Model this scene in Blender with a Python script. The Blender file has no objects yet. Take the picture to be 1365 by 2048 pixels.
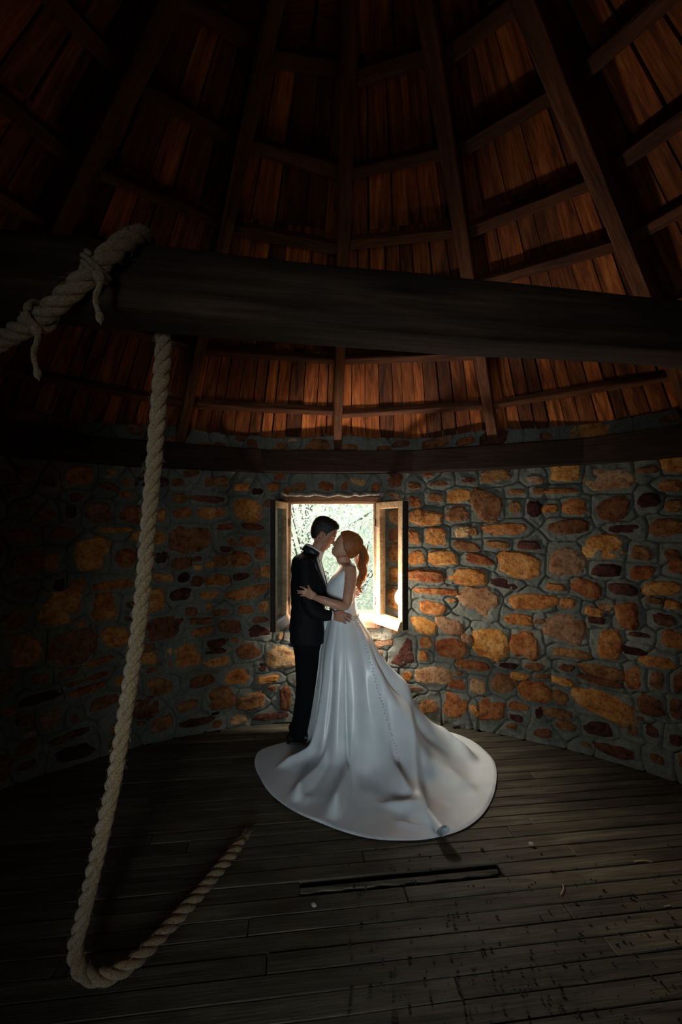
import bpy, bmesh, math, random
import numpy as np
from mathutils import Vector, Matrix, Quaternion, noise as mnoise

random.seed(7)
rng = np.random.default_rng(7)
scene = bpy.context.scene
C = scene.collection
R2 = math.radians

# ------------------------------------------------------------------ camera
F = 910.2                 # focal length in px of the 1365x2048 frame (16 mm on a 36 mm tall sensor)
CX, HZ, CH = 682.5, 1050.0, 1.70
cam_d = bpy.data.cameras.new('camera')
cam_d.sensor_fit = 'VERTICAL'; cam_d.sensor_height = 36; cam_d.lens = 16
cam_d.shift_y = (HZ - 1024) / 2048
cam_d.clip_start = 0.02
cam = bpy.data.objects.new('camera', cam_d); C.objects.link(cam)
cam.location = (0, 0, CH); cam.rotation_euler = (R2(90), 0, 0)
scene.camera = cam

def P(x, y, Y):
    """photo pixel at a known depth Y -> world point"""
    return Vector(((x - CX) / F * Y, Y, CH - (y - HZ) / F * Y))
def G(x, y, z=0.0):
    """photo pixel on the horizontal plane z -> world point"""
    Y = F * (CH - z) / (y - HZ)
    return Vector(((x - CX) / F * Y, Y, z))

# ------------------------------------------------------------------ world, sun, lamps, exposure
world = bpy.data.worlds.new('World'); scene.world = world
world.use_nodes = True
nt = world.node_tree; nt.nodes.clear()
wo = nt.nodes.new('ShaderNodeOutputWorld'); bg = nt.nodes.new('ShaderNodeBackground')
sky = nt.nodes.new('ShaderNodeTexSky'); sky.sky_type = 'NISHITA'; sky.sun_disc = False
sky.sun_elevation = R2(28); sky.sun_rotation = R2(-40); sky.dust_density = 3.0; sky.air_density = 1.2
bg.inputs['Strength'].default_value = 0.95
nt.links.new(sky.outputs[0], bg.inputs[0]); nt.links.new(bg.outputs[0], wo.inputs[0])

SUN_DIR = Vector((0.80, -1.0, -0.36)).normalized()      # direction the sunlight travels
sd = bpy.data.lights.new('sun', 'SUN'); sd.energy = 7.5; sd.angle = R2(1.0); sd.color = (1.0, 0.93, 0.82)
so = bpy.data.objects.new('sun', sd); C.objects.link(so); so.location = (-6, 12, 6)
so.rotation_euler = SUN_DIR.to_track_quat('-Z', 'Y').to_euler()

# the photographer's strobe, standing on the floor behind the couple and turned to the window wall
fd = bpy.data.lights.new('strobe', 'POINT'); fd.energy = 62; fd.color = (1.0, 0.91, 0.78); fd.shadow_soft_size = 0.09
fo = bpy.data.objects.new('strobe', fd); C.objects.link(fo); fo.location = (0.11, 3.78, 1.06)

# added fill from behind the camera, area light in an unseen made-up opening
rd = bpy.data.lights.new('rear_fill', 'AREA'); rd.shape = 'RECTANGLE'; rd.size = 0.60; rd.size_y = 1.0; rd.energy = 8.2; rd.color = (0.84, 0.95, 1.0); rd.spread = R2(52)
rdo = bpy.data.objects.new('rear_fill', rd); C.objects.link(rdo)
scene.view_settings.view_transform = 'Standard'; scene.view_settings.look = 'None'
scene.view_settings.gamma = 1; scene.view_settings.use_curve_mapping = False
scene.view_settings.exposure = 0.0
scene.render.film_transparent = False
try:
    scene.cycles.use_denoising = True
    scene.cycles.max_bounces = 8; scene.cycles.diffuse_bounces = 4; scene.cycles.glossy_bounces = 3
    scene.cycles.transmission_bounces = 4; scene.cycles.transparent_max_bounces = 12
    scene.cycles.sample_clamp_indirect = 6.0
    scene.cycles.caustics_reflective = False; scene.cycles.caustics_refractive = False
except Exception:
    pass

def portal(name, loc, direction, sx, sz):
    l = bpy.data.lights.new(name, 'AREA'); l.shape = 'RECTANGLE'; l.size = sx; l.size_y = sz
    l.cycles.is_portal = True
    o = bpy.data.objects.new(name, l); C.objects.link(o); o.location = loc
    o.rotation_euler = Vector(direction).to_track_quat('-Z', 'Z').to_euler()
    return o

# ------------------------------------------------------------------ node materials
class NT:
    def __init__(s, name):
        s.m = bpy.data.materials.new(name); s.m.use_nodes = True
        s.t = s.m.node_tree; s.t.nodes.clear()
        s.out = s.n('ShaderNodeOutputMaterial')
    def n(s, typ, **kw):
        nd = s.t.nodes.new(typ)
        for k, v in kw.items():
            if k in nd.inputs.keys(): s.set(nd, k, v)
            else: setattr(nd, k, v)
        return nd
    def set(s, nd, k, v):
        if hasattr(v, 'default_value') or isinstance(v, bpy.types.NodeSocket): s.t.links.new(v, nd.inputs[k])
        else: nd.inputs[k].default_value = v
    def l(s, a, b): s.t.links.new(a, b)
    def ramp(s, fac, stops):
        r = s.n('ShaderNodeValToRGB'); e = r.color_ramp.elements
        while len(e) < len(stops): e.new(0.5)
        for el, (p, c) in zip(e, stops):
            el.position = p; el.color = (*c, 1) if len(c) == 3 else c
        s.l(fac, r.inputs[0]); return r.outputs[0]
    def noise(s, vec, scale, detail=6, rough=0.6, dist=0.0):
        nd = s.n('ShaderNodeTexNoise'); nd.inputs['Scale'].default_value = scale
        nd.inputs['Detail'].default_value = detail; nd.inputs['Roughness'].default_value = rough
        nd.inputs['Distortion'].default_value = dist
        s.l(vec, nd.inputs['Vector']); return nd.outputs[0]
    def mapping(s, vec, scale=(1,1,1), loc=None, rot=(0,0,0)):
        nd = s.n('ShaderNodeMapping'); nd.inputs['Scale'].default_value = scale
        nd.inputs['Rotation'].default_value = rot
        if loc is not None: s.l(loc, nd.inputs['Location'])
        s.l(vec, nd.inputs['Vector']); return nd.outputs[0]
    def math(s, op, a, b=None, clamp=False):
        nd = s.n('ShaderNodeMath'); nd.operation = op; nd.use_clamp = clamp
        for i, v in enumerate((a, b)):
            if v is None: continue
            if isinstance(v, (int, float)): nd.inputs[i].default_value = v
            else: s.l(v, nd.inputs[i])
        return nd.outputs[0]
    def mix(s, fac, a, b, blend='MIX'):
        nd = s.n('ShaderNodeMix'); nd.data_type = 'RGBA'; nd.blend_type = blend
        for i, v in ((0, fac), (6, a), (7, b)):
            if isinstance(v, (int, float)): nd.inputs[i].default_value = v
            elif isinstance(v, tuple): nd.inputs[i].default_value = (*v, 1) if len(v) == 3 else v
            else: s.l(v, nd.inputs[i])
        return nd.outputs[2]
    def bump(s, h, strength=0.5, dist=0.01):
        b = s.n('ShaderNodeBump'); b.inputs['Strength'].default_value = strength; b.inputs['Distance'].default_value = dist
        s.l(h, b.inputs['Height']); return b.outputs[0]
    def bsdf(s, color, rough=0.8, normal=None, **kw):
        b = s.n('ShaderNodeBsdfPrincipled')
        for k, v in (('Base Color', color), ('Roughness', rough)):
            if isinstance(v, tuple): b.inputs[k].default_value = (*v, 1) if len(v) == 3 else v
            elif isinstance(v, (int, float)): b.inputs[k].default_value = v
            else: s.l(v, b.inputs[k])
        if normal is not None: s.l(normal, b.inputs['Normal'])
        for k, v in kw.items():
            k = k.replace('_', ' ')
            if isinstance(v, tuple): b.inputs[k].default_value = v
            elif isinstance(v, (int, float)): b.inputs[k].default_value = v
            else: s.l(v, b.inputs[k])
        s.l(b.outputs[0], s.out.inputs[0]); return b

def coords(t):
    tc = t.n('ShaderNodeTexCoord'); oi = t.n('ShaderNodeObjectInfo')
    return tc, oi

def m_stone(name, c1, c2, c3):
    t = NT(name); tc, oi = coords(t)
    gp = t.n('ShaderNodeNewGeometry').outputs['Position']
    n1 = t.noise(gp, 9, 8, 0.62, 0.4); n2 = t.noise(gp, 34, 6, 0.7); n3 = t.noise(gp, 110, 4, 0.7)
    col = t.ramp(n1, [(0.32, c2), (0.5, c1), (0.68, c3)])
    hs = t.n('ShaderNodeHueSaturation'); t.l(col, hs.inputs['Color'])
    t.l(t.math('ADD', t.math('MULTIPLY', oi.outputs['Random'], 0.6), 0.48), hs.inputs['Value'])
    t.l(t.math('ADD', t.math('MULTIPLY', oi.outputs['Random'], 0.024), 0.488), hs.inputs['Hue'])
    dirt = t.ramp(n2, [(0.36, (0.25, 0.2, 0.17)), (0.52, (1, 1, 1))])
    c = t.mix(0.75, hs.outputs[0], dirt, 'MULTIPLY')
    h = t.math('ADD', t.math('MULTIPLY', n2, 0.9), t.math('ADD', n1, t.math('MULTIPLY', n3, 0.25)))
    t.bsdf(c, 0.9, t.bump(h, 1.0, 0.022), Specular_IOR_Level=0.15)
    return t.m
M = {}
M['stone_orange'] = m_stone('stone_orange', (0.52, 0.19, 0.05), (0.30, 0.085, 0.024), (0.68, 0.33, 0.12))
M['stone_tan'] = m_stone('stone_tan', (0.52, 0.28, 0.13), (0.36, 0.16, 0.07), (0.62, 0.40, 0.24))
M['stone_brown'] = m_stone('stone_brown', (0.26, 0.10, 0.038), (0.12, 0.045, 0.02), (0.36, 0.17, 0.075))
M['stone_dark'] = m_stone('stone_dark', (0.085, 0.026, 0.018), (0.03, 0.014, 0.012), (0.16, 0.06, 0.04))
M['stone_pale'] = m_stone('stone_pale', (0.52, 0.46, 0.36), (0.36, 0.3, 0.22), (0.6, 0.55, 0.46))

t = NT('mortar'); gp = t.n('ShaderNodeNewGeometry').outputs['Position']
n1 = t.noise(gp, 3.0, 5); n2 = t.noise(gp, 40, 6, 0.7); n3 = t.noise(gp, 160, 3)
c = t.ramp(n1, [(0.3, (0.105, 0.11, 0.092)), (0.5, (0.16, 0.165, 0.138)), (0.7, (0.225, 0.225, 0.185))])
c = t.mix(0.5, c, t.ramp(n2, [(0.35, (0.45, 0.42, 0.38)), (0.6, (1, 1, 1))]), 'MULTIPLY')
t.bsdf(c, 0.95, t.bump(t.math('ADD', n2, t.math('MULTIPLY', n3, 0.4)), 0.8, 0.012), Specular_IOR_Level=0.1)
M['mortar'] = t.m

def m_wood(name, dark, mid, light, grain=(2, 30, 30), axis=None, rough=0.8, bump=0.6, var=0.6, extra=None, seed=True, spec=0.25):
    """grain stretched along local X"""
    t = NT(name); tc, oi = coords(t)
    off = t.n('ShaderNodeCombineXYZ')
    t.l(t.math('MULTIPLY', oi.outputs['Random'], 37.0), off.inputs[0]); t.l(t.math('MULTIPLY', oi.outputs['Random'], 91.0), off.inputs[1])
    v = t.mapping(tc.outputs['Object'], grain, loc=off.outputs[0])
    n1 = t.noise(v, 1.0, 7, 0.62, 0.9)
    v2 = t.mapping(tc.outputs['Object'], (grain[0] * 2.2, grain[1] * 4, grain[2] * 4), loc=off.outputs[0])
    n2 = t.noise(v2, 1.0, 5, 0.7, 0.3)
    v3 = t.mapping(tc.outputs['Object'], (1.6, 4, 4), loc=off.outputs[0])
    n3 = t.noise(v3, 1.0, 3)
    col = t.ramp(n1, [(0.30, dark), (0.5, mid), (0.72, light)])
    col = t.mix(0.55, col, t.ramp(n2, [(0.33, (0.3, 0.28, 0.27)), (0.58, (1, 1, 1))]), 'MULTIPLY')
    col = t.mix(0.6, col, t.ramp(n3, [(0.35, (0.45, 0.42, 0.4)), (0.6, (1, 1, 1))]), 'MULTIPLY')
    hs = t.n('ShaderNodeHueSaturation'); t.l(col, hs.inputs['Color'])
    t.l(t.math('ADD', t.math('MULTIPLY', oi.outputs['Random'], var), 1 - var * 0.5), hs.inputs['Value'])
    h = t.math('ADD', n2, t.math('MULTIPLY', n1, 0.6))
    t.bsdf(hs.outputs[0], rough, t.bump(h, bump, 0.006), Specular_IOR_Level=spec)
    return t.m
M['roof_board'] = m_wood('roof_board', (0.05, 0.014, 0.004), (0.31, 0.078, 0.016), (0.56, 0.19, 0.045), (2.5, 26, 26), var=1.3)
M['rafter'] = m_wood('rafter_wood', (0.07, 0.025, 0.012), (0.17, 0.06, 0.025), (0.27, 0.11, 0.045), (2.5, 24, 24), var=0.5)
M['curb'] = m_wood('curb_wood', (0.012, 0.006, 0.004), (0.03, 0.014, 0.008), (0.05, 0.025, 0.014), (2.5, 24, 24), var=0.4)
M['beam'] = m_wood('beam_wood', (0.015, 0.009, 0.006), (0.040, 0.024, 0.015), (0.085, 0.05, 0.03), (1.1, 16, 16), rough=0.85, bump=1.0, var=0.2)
M['plank'] = m_wood('floor_plank_wood', (0.035, 0.031, 0.021), (0.10, 0.09, 0.060), (0.17, 0.155, 0.105), (2.2, 30, 30), rough=0.62, bump=0.6, var=0.5, spec=0.35)
M['raw_wood'] = m_wood('broken_raw_wood', (0.16, 0.06, 0.03), (0.34, 0.15, 0.075), (0.5, 0.26, 0.14), (3, 40, 40), var=0.2)
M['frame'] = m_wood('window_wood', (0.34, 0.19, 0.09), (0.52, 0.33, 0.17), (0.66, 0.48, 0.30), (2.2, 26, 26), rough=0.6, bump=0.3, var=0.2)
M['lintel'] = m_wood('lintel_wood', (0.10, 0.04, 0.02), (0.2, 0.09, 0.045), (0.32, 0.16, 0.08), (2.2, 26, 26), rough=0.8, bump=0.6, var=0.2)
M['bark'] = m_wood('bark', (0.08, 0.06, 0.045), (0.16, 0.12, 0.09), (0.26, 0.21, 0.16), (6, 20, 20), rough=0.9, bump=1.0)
M['shade_wood'] = m_wood('painted_shade_wood', (0.010, 0.006, 0.004), (0.02, 0.011, 0.008), (0.035, 0.02, 0.013), (2.2, 26, 26), rough=0.7, bump=0.3, var=0.1)  # near-black wood, the shade on the casements put into the colour

def m_plain(name, col, rough=0.7, scale=60, amt=0.25, bump=0.2, bd=0.003, **kw):
    t = NT(name); tc, oi = coords(t)
    n = t.noise(tc.outputs['Object'], scale, 4)
    lo = tuple(x * (1 - amt) for x in col); hi = tuple(min(1, x * (1 + amt)) for x in col)
    c = t.ramp(n, [(0.35, lo), (0.65, hi)])
    t.bsdf(c, rough, t.bump(n, bump, bd), **kw)
    return t.m
M['skin_groom'] = m_plain('skin_tanned', (0.42, 0.20, 0.125), 0.5, 40, 0.1, 0.1, 0.002, Subsurface_Weight=0.12, Subsurface_Radius=(0.02, 0.008, 0.005), Subsurface_Scale=0.5)
M['skin_bride'] = m_plain('skin_fair', (0.52, 0.27, 0.175), 0.48, 40, 0.08, 0.08, 0.002, Subsurface_Weight=0.15, Subsurface_Radius=(0.02, 0.008, 0.005), Subsurface_Scale=0.5)
M['suit'] = m_plain('suit_wool', (0.0038, 0.0048, 0.0062), 0.75, 300, 0.3, 0.2, 0.001, Specular_IOR_Level=0.2)
M['lapel'] = m_plain('lapel_wool', (0.009, 0.012, 0.017), 0.5, 300, 0.3, 0.15, 0.001)
M['trousers'] = m_plain('trouser_wool', (0.0028, 0.0033, 0.0042), 0.85, 300, 0.3, 0.2, 0.001, Specular_IOR_Level=0.15)
M['shirt'] = m_plain('shirt_cotton', (0.72, 0.74, 0.76), 0.7, 200, 0.06, 0.1, 0.001)
M['shoe'] = m_plain('shoe_leather', (0.006, 0.005, 0.005), 0.3, 50, 0.2, 0.1, 0.001)
M['hair_dark'] = m_plain('hair_dark', (0.006, 0.004, 0.003), 0.55, 90, 0.5, 0.8, 0.006)
M['gold'] = m_plain('gold_ring', (0.75, 0.5, 0.2), 0.2, 20, 0.05, 0.0, 0.001, Metallic=1.0)
M['bead'] = m_plain('crystal_bead', (0.75, 0.75, 0.72), 0.15, 300, 0.3, 0.1, 0.001, Metallic=0.4)
M['button'] = m_plain('covered_button', (0.55, 0.56, 0.56), 0.4, 100, 0.1, 0.1, 0.001)
M['nail'] = m_plain('nail', (0.8, 0.66, 0.6), 0.25, 50, 0.05, 0.0, 0.001)
M['droppings'] = m_plain('droppings', (0.012, 0.011, 0.009), 0.9, 60, 0.3)
M['pebble'] = m_plain('pebble', (0.3, 0.32, 0.3), 0.8, 60, 0.4, 0.6, 0.01)
M['straw'] = m_plain('straw', (0.45, 0.36, 0.22), 0.8, 60, 0.2)
M['ground'] = m_plain('hill_ground', (0.20, 0.19, 0.10), 0.95, 2.0, 0.4, 0.5, 0.1)
M['iron'] = m_plain('iron', (0.03, 0.026, 0.024), 0.5, 60, 0.3, 0.2, 0.002, Metallic=0.8)

t = NT('satin'); tc, oi = coords(t)
w = t.noise(t.mapping(tc.outputs['Object'], (700, 700, 700)), 1.0, 2)
w2 = t.noise(tc.outputs['Object'], 7, 4, 0.5, 0.2)
c = t.ramp(w2, [(0.3, (0.66, 0.735, 0.77)), (0.7, (0.78, 0.83, 0.845))])
b = t.bsdf(c, 0.33, t.bump(t.math('ADD', t.math('MULTIPLY', w, 0.05), w2), 0.25, 0.01), Specular_IOR_Level=0.6, Sheen_Weight=0.15)
M['satin'] = t.m
t = NT('lace'); tc, oi = coords(t)
vo = t.n('ShaderNodeTexVoronoi'); vo.inputs['Scale'].default_value = 95; t.l(tc.outputs['Object'], vo.inputs['Vector'])
pb = t.n('ShaderNodeBsdfPrincipled'); pb.inputs['Base Color'].default_value = (0.75, 0.72, 0.68, 1); pb.inputs['Roughness'].default_value = 0.6
tr = t.n('ShaderNodeBsdfTransparent'); mx = t.n('ShaderNodeMixShader')
t.l(t.ramp(vo.outputs['Distance'], [(0.35, (1, 1, 1)), (0.5, (0.12, 0.12, 0.12))]), mx.inputs[0])
t.l(tr.outputs[0], mx.inputs[1]); t.l(pb.outputs[0], mx.inputs[2]); t.l(mx.outputs[0], t.out.inputs[0])
M['lace'] = t.m

t = NT('hair_red'); tc, oi = coords(t)
n = t.noise(t.mapping(tc.outputs['Object'], (60, 60, 14)), 1.0, 4)
c = t.ramp(n, [(0.3, (0.30, 0.10, 0.025)), (0.7, (0.62, 0.30, 0.10))])
pb = t.n('ShaderNodeBsdfPrincipled'); t.l(c, pb.inputs['Base Color']); pb.inputs['Roughness'].default_value = 0.4
tl = t.n('ShaderNodeBsdfTranslucent'); t.l(t.ramp(n, [(0.3, (0.75, 0.28, 0.06)), (0.7, (0.95, 0.5, 0.18))]), tl.inputs[0])
mx = t.n('ShaderNodeMixShader'); mx.inputs[0].default_value = 0.6
t.l(pb.outputs[0], mx.inputs[1]); t.l(tl.outputs[0], mx.inputs[2]); t.l(mx.outputs[0], t.out.inputs[0])
M['hair_red'] = t.m

t = NT('rope_fibre'); tc, oi = coords(t); gp = t.n('ShaderNodeNewGeometry').outputs['Position']
n = t.noise(gp, 160, 5, 0.7); n2 = t.noise(gp, 5, 3)
c = t.ramp(n, [(0.32, (0.13, 0.078, 0.032)), (0.5, (0.36, 0.235, 0.11)), (0.7, (0.58, 0.42, 0.22))])
c = t.mix(0.5, c, t.ramp(n2, [(0.35, (0.55, 0.6, 0.55)), (0.65, (1, 1, 1))]), 'MULTIPLY')
t.bsdf(c, 0.9, t.bump(n, 1.0, 0.008), Specular_IOR_Level=0.1, Sheen_Weight=0.3)
M['rope'] = t.m

t = NT('window_glass')
tr = t.n('ShaderNodeBsdfTransparent'); tr.inputs[0].default_value = (0.94, 0.95, 0.94, 1)
gl = t.n('ShaderNodeBsdfGlossy'); gl.inputs['Roughness'].default_value = 0.03
fr = t.n('ShaderNodeFresnel'); fr.inputs[0].default_value = 1.35
mx = t.n('ShaderNodeMixShader'); t.l(t.math('MULTIPLY', fr.outputs[0], 0.03), mx.inputs[0]); t.l(tr.outputs[0], mx.inputs[1]); t.l(gl.outputs[0], mx.inputs[2]); t.l(mx.outputs[0], t.out.inputs[0])
M['glass'] = t.m

def m_leaf(name, c1, c2):
    t = NT(name); gp = t.n('ShaderNodeNewGeometry').outputs['Position']
    n = t.noise(gp, 3.0, 4)
    c = t.ramp(n, [(0.35, c1), (0.65, c2)])
    pb = t.n('ShaderNodeBsdfPrincipled'); t.l(c, pb.inputs['Base Color']); pb.inputs['Roughness'].default_value = 0.55
    tl = t.n('ShaderNodeBsdfTranslucent'); t.l(c, tl.inputs[0])
    mx = t.n('ShaderNodeMixShader'); mx.inputs[0].default_value = 0.45
    t.l(pb.outputs[0], mx.inputs[1]); t.l(tl.outputs[0], mx.inputs[2]); t.l(mx.outputs[0], t.out.inputs[0])
    return t.m
M['leaf_a'] = m_leaf('leaf_grey_green', (0.36, 0.44, 0.33), (0.56, 0.62, 0.50))
M['leaf_b'] = m_leaf('leaf_olive', (0.24, 0.32, 0.17), (0.46, 0.50, 0.32))

# ------------------------------------------------------------------ mesh helpers
def mesh_obj(name, verts, faces, mat, parent=None, smooth=False, loc=None, quat=None):
    me = bpy.data.meshes.new(name)
    me.from_pydata([tuple(v) for v in verts], [], [tuple(f) for f in faces]); me.update()
    if smooth: me.polygons.foreach_set('use_smooth', [True] * len(me.polygons))
    return link(name, me, mat, parent, loc, quat)
def link(name, me, mat, parent=None, loc=None, quat=None):
    o = bpy.data.objects.new(name, me); C.objects.link(o)
    if mat is not None and len(me.materials) == 0: me.materials.append(M[mat])
    if loc is not None: o.location = loc
    if quat is not None: o.rotation_mode = 'QUATERNION'; o.rotation_quaternion = quat
    if parent is not None: o.parent = parent; o.matrix_parent_inverse = parent.matrix_basis.inverted()
    return o
def empty(name, loc=(0, 0, 0)):
    o = bpy.data.objects.new(name, None); C.objects.link(o); o.location = loc; o.empty_display_size = 0.1
    return o
def tag(o, label=None, cat=None, group=None, kind=None):
    for k, v in (('label', label), ('category', cat), ('group', group), ('kind', kind)):
        if v: o[k] = v
    return o

def box_data(sx, sy, sz, bev=0.0, jit=0.0, segx=1):
    """bevelled box centred on the origin"""
    bm = bmesh.new(); bmesh.ops.create_cube(bm, size=1)
    bmesh.ops.scale(bm, vec=(sx, sy, sz), verts=bm.verts)
    if bev: bmesh.ops.bevel(bm, geom=list(bm.edges), offset=bev, segments=1, affect='EDGES')
    if segx > 1:
        for i in range(1, segx):
            x = -sx / 2 + sx * i / segx
            bmesh.ops.bisect_plane(bm, geom=bm.verts[:] + bm.edges[:] + bm.faces[:], plane_co=(x, 0, 0), plane_no=(1, 0, 0))
    if jit:
        for v in bm.verts:
            v.co.y += random.uniform(-jit, jit); v.co.z += random.uniform(-jit, jit)
    me = bpy.data.meshes.new('box'); bm.to_mesh(me); bm.free()
    return me
def bar(name, p0, p1, w, h, mat, parent=None, up=(0, 0, 1), bev=0.004, jit=0.0, segx=1, ext=0.0):
    """a timber from p0 to p1, local X along it, w across, h along up"""
    p0, p1 = Vector(p0), Vector(p1); d = p1 - p0; L = d.length + 2 * ext
    x = d.normalized(); z = Vector(up); z = (z - x * z.dot(x)).normalized(); y = z.cross(x)
    q = Matrix((x, y, z)).transposed().to_quaternion()
    me = box_data(L, w, h, bev, jit, segx); me.name = name
    return link(name, me, mat, parent, (p0 + p1) / 2, q)

def catmull(pts, n):
    pts = [np.array(p, float) for p in pts]
    a = [2 * pts[0] - pts[1]] + pts + [2 * pts[-1] - pts[-2]]
    out = []
    for i in range(1, len(a) - 2):
        for k in range(n):
            u = k / n
            out.append(0.5 * ((2 * a[i]) + (-a[i-1] + a[i+1]) * u + (2*a[i-1] - 5*a[i] + 4*a[i+1] - a[i+2]) * u*u + (-a[i-1] + 3*a[i] - 3*a[i+1] + a[i+2]) * u**3))
    out.append(a[-2]); return np.array(out)

def tube(path, rad, side=None, n=14, sub=4, cap=True, vo=0):
    """lofted tube; rad: list of r or (r_side, r_other); side: direction of r_side. returns verts, faces"""
    pts = catmull(path, sub)
    rr = np.array([(r, r) if not isinstance(r, (tuple, list)) else r for r in rad], float)
    rr = np.maximum(catmull(rr, sub), 1e-4)
    N = len(pts); tan = np.gradient(pts, axis=0); tan /= np.linalg.norm(tan, axis=1)[:, None] + 1e-12
    if side is None:
        side = np.array([0, 1, 0.0]) if abs(tan[0][1]) < 0.8 else np.array([1, 0, 0.0])
    s = np.array(side, float); V = []; Fc = []
    rings = []
    if cap:
        rings.append((pts[0] - tan[0] * rr[0].mean() * 0.55, rr[0] * 0.5, tan[0]))
    for i in range(N): rings.append((pts[i], rr[i], tan[i]))
    if cap:
        rings.append((pts[-1] + tan[-1] * rr[-1].mean() * 0.55, rr[-1] * 0.5, tan[-1]))
    for p, r, tg in rings:
        a = s - tg * s.dot(tg); a /= np.linalg.norm(a) + 1e-12; s = a
        b = np.cross(tg, a)
        for k in range(n):
            th = 2 * math.pi * k / n
            V.append(p + a * r[0] * math.cos(th) + b * r[1] * math.sin(th))
    m = len(rings)
    for i in range(m - 1):
        for k in range(n):
            k2 = (k + 1) % n
            Fc.append((vo + i*n + k, vo + i*n + k2, vo + (i+1)*n + k2, vo + (i+1)*n + k))
    V.append(rings[0][0] - rings[0][2] * rings[0][1].mean() * 0.2); V.append(rings[-1][0] + rings[-1][2] * rings[-1][1].mean() * 0.2)
    a0, a1 = vo + m*n, vo + m*n + 1
    for k in range(n):
        k2 = (k + 1) % n
        Fc.append((a0, vo + k2, vo + k)); Fc.append((a1, vo + (m-1)*n + k, vo + (m-1)*n + k2))
    return V, Fc

class Acc:
    def __init__(s): s.v = []; s.f = []
    def add(s, vf):
        v, f = vf; o = len(s.v); s.v += [tuple(x) for x in v]; s.f += [tuple(i + o for i in ff) for ff in f]
    def tube(s, *a, **k): s.add(tube(*a, **k))
    def ball(s, c, r, seg=16, rings=10, rot=None):
        v = []; f = []; r = (r, r, r) if isinstance(r, (int, float)) else r
        for i in range(rings + 1):
            ph = math.pi * i / rings
            for k in range(seg):
                th = 2 * math.pi * k / seg
                p = Vector((r[0]*math.sin(ph)*math.cos(th), r[1]*math.sin(ph)*math.sin(th), r[2]*math.cos(ph)))
                if rot is not None: p = rot @ p
                v.append(p + Vector(c))
        for i in range(rings):
            for k in range(seg):
                k2 = (k+1) % seg
                f.append((i*seg+k, (i+1)*seg+k, (i+1)*seg+k2, i*seg+k2))
        s.add((v, f))
    def obj(s, name, mat, parent=None, smooth=True): return mesh_obj(name, s.v, s.f, mat, parent, smooth)
    def remesh(s, name, mat, parent=None, voxel=0.005, smooth=3, fac=0.5):
        me = bpy.data.meshes.new('tmp'); me.from_pydata(s.v, [], s.f); me.update()
        o = bpy.data.objects.new('tmp', me); C.objects.link(o)
        m = o.modifiers.new('r', 'REMESH'); m.mode = 'VOXEL'; m.voxel_size = voxel; m.use_smooth_shade = True
        if smooth:
            sm = o.modifiers.new('s', 'SMOOTH'); sm.factor = fac; sm.iterations = smooth
        dg = bpy.context.evaluated_depsgraph_get(); dg.update()
        me2 = bpy.data.meshes.new_from_object(o.evaluated_get(dg)); me2.name = name
        bpy.data.objects.remove(o); bpy.data.meshes.remove(me)
        me2.polygons.foreach_set('use_smooth', [True] * len(me2.polygons))
        return link(name, me2, mat, parent)

def vnoise(x, y, z=0.0): return mnoise.noise(Vector((x, y, z)))

# ================================================================== THE SETTING
RC = Vector((0.05, 1.05)); RW = 2.92; WTH = 0.55        # round room: centre, inner radius, wall thickness
WTOP = 2.50
def wpt(a, z, r=RW): return Vector((RC.x + r * math.sin(a), RC.y + r * math.cos(a), z))
def ray_wall(x, y, r=RW):
    """photo pixel -> (arc position, height) on the round wall"""
    k = (x - CX) / F
    # (kY-cx)^2+(Y-cy)^2=r^2
    A = k*k + 1; B = -2 * (k * RC.x + RC.y); D = RC.x**2 + RC.y**2 - r*r
    Y = (-B + math.sqrt(B*B - 4*A*D)) / (2*A)
    a = math.atan2(k*Y - RC.x, Y - RC.y)
    return a * RW, CH - (y - HZ) / F * Y

# window opening in the wall (arc range, height range)
WX0, WX1, WZ0, WZ1 = -0.497, 0.345, 0.815, 1.945
HS0 = math.asin((WX0 - RC.x) / RW) * RW; HS1 = math.asin((WX1 - RC.x) / RW) * RW
# unseen opening added in the wall behind the camera for the fill
DA0, DA1, DZ0, DZ1 = R2(-179.5), R2(-167.5), 0.55, 1.65

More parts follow.
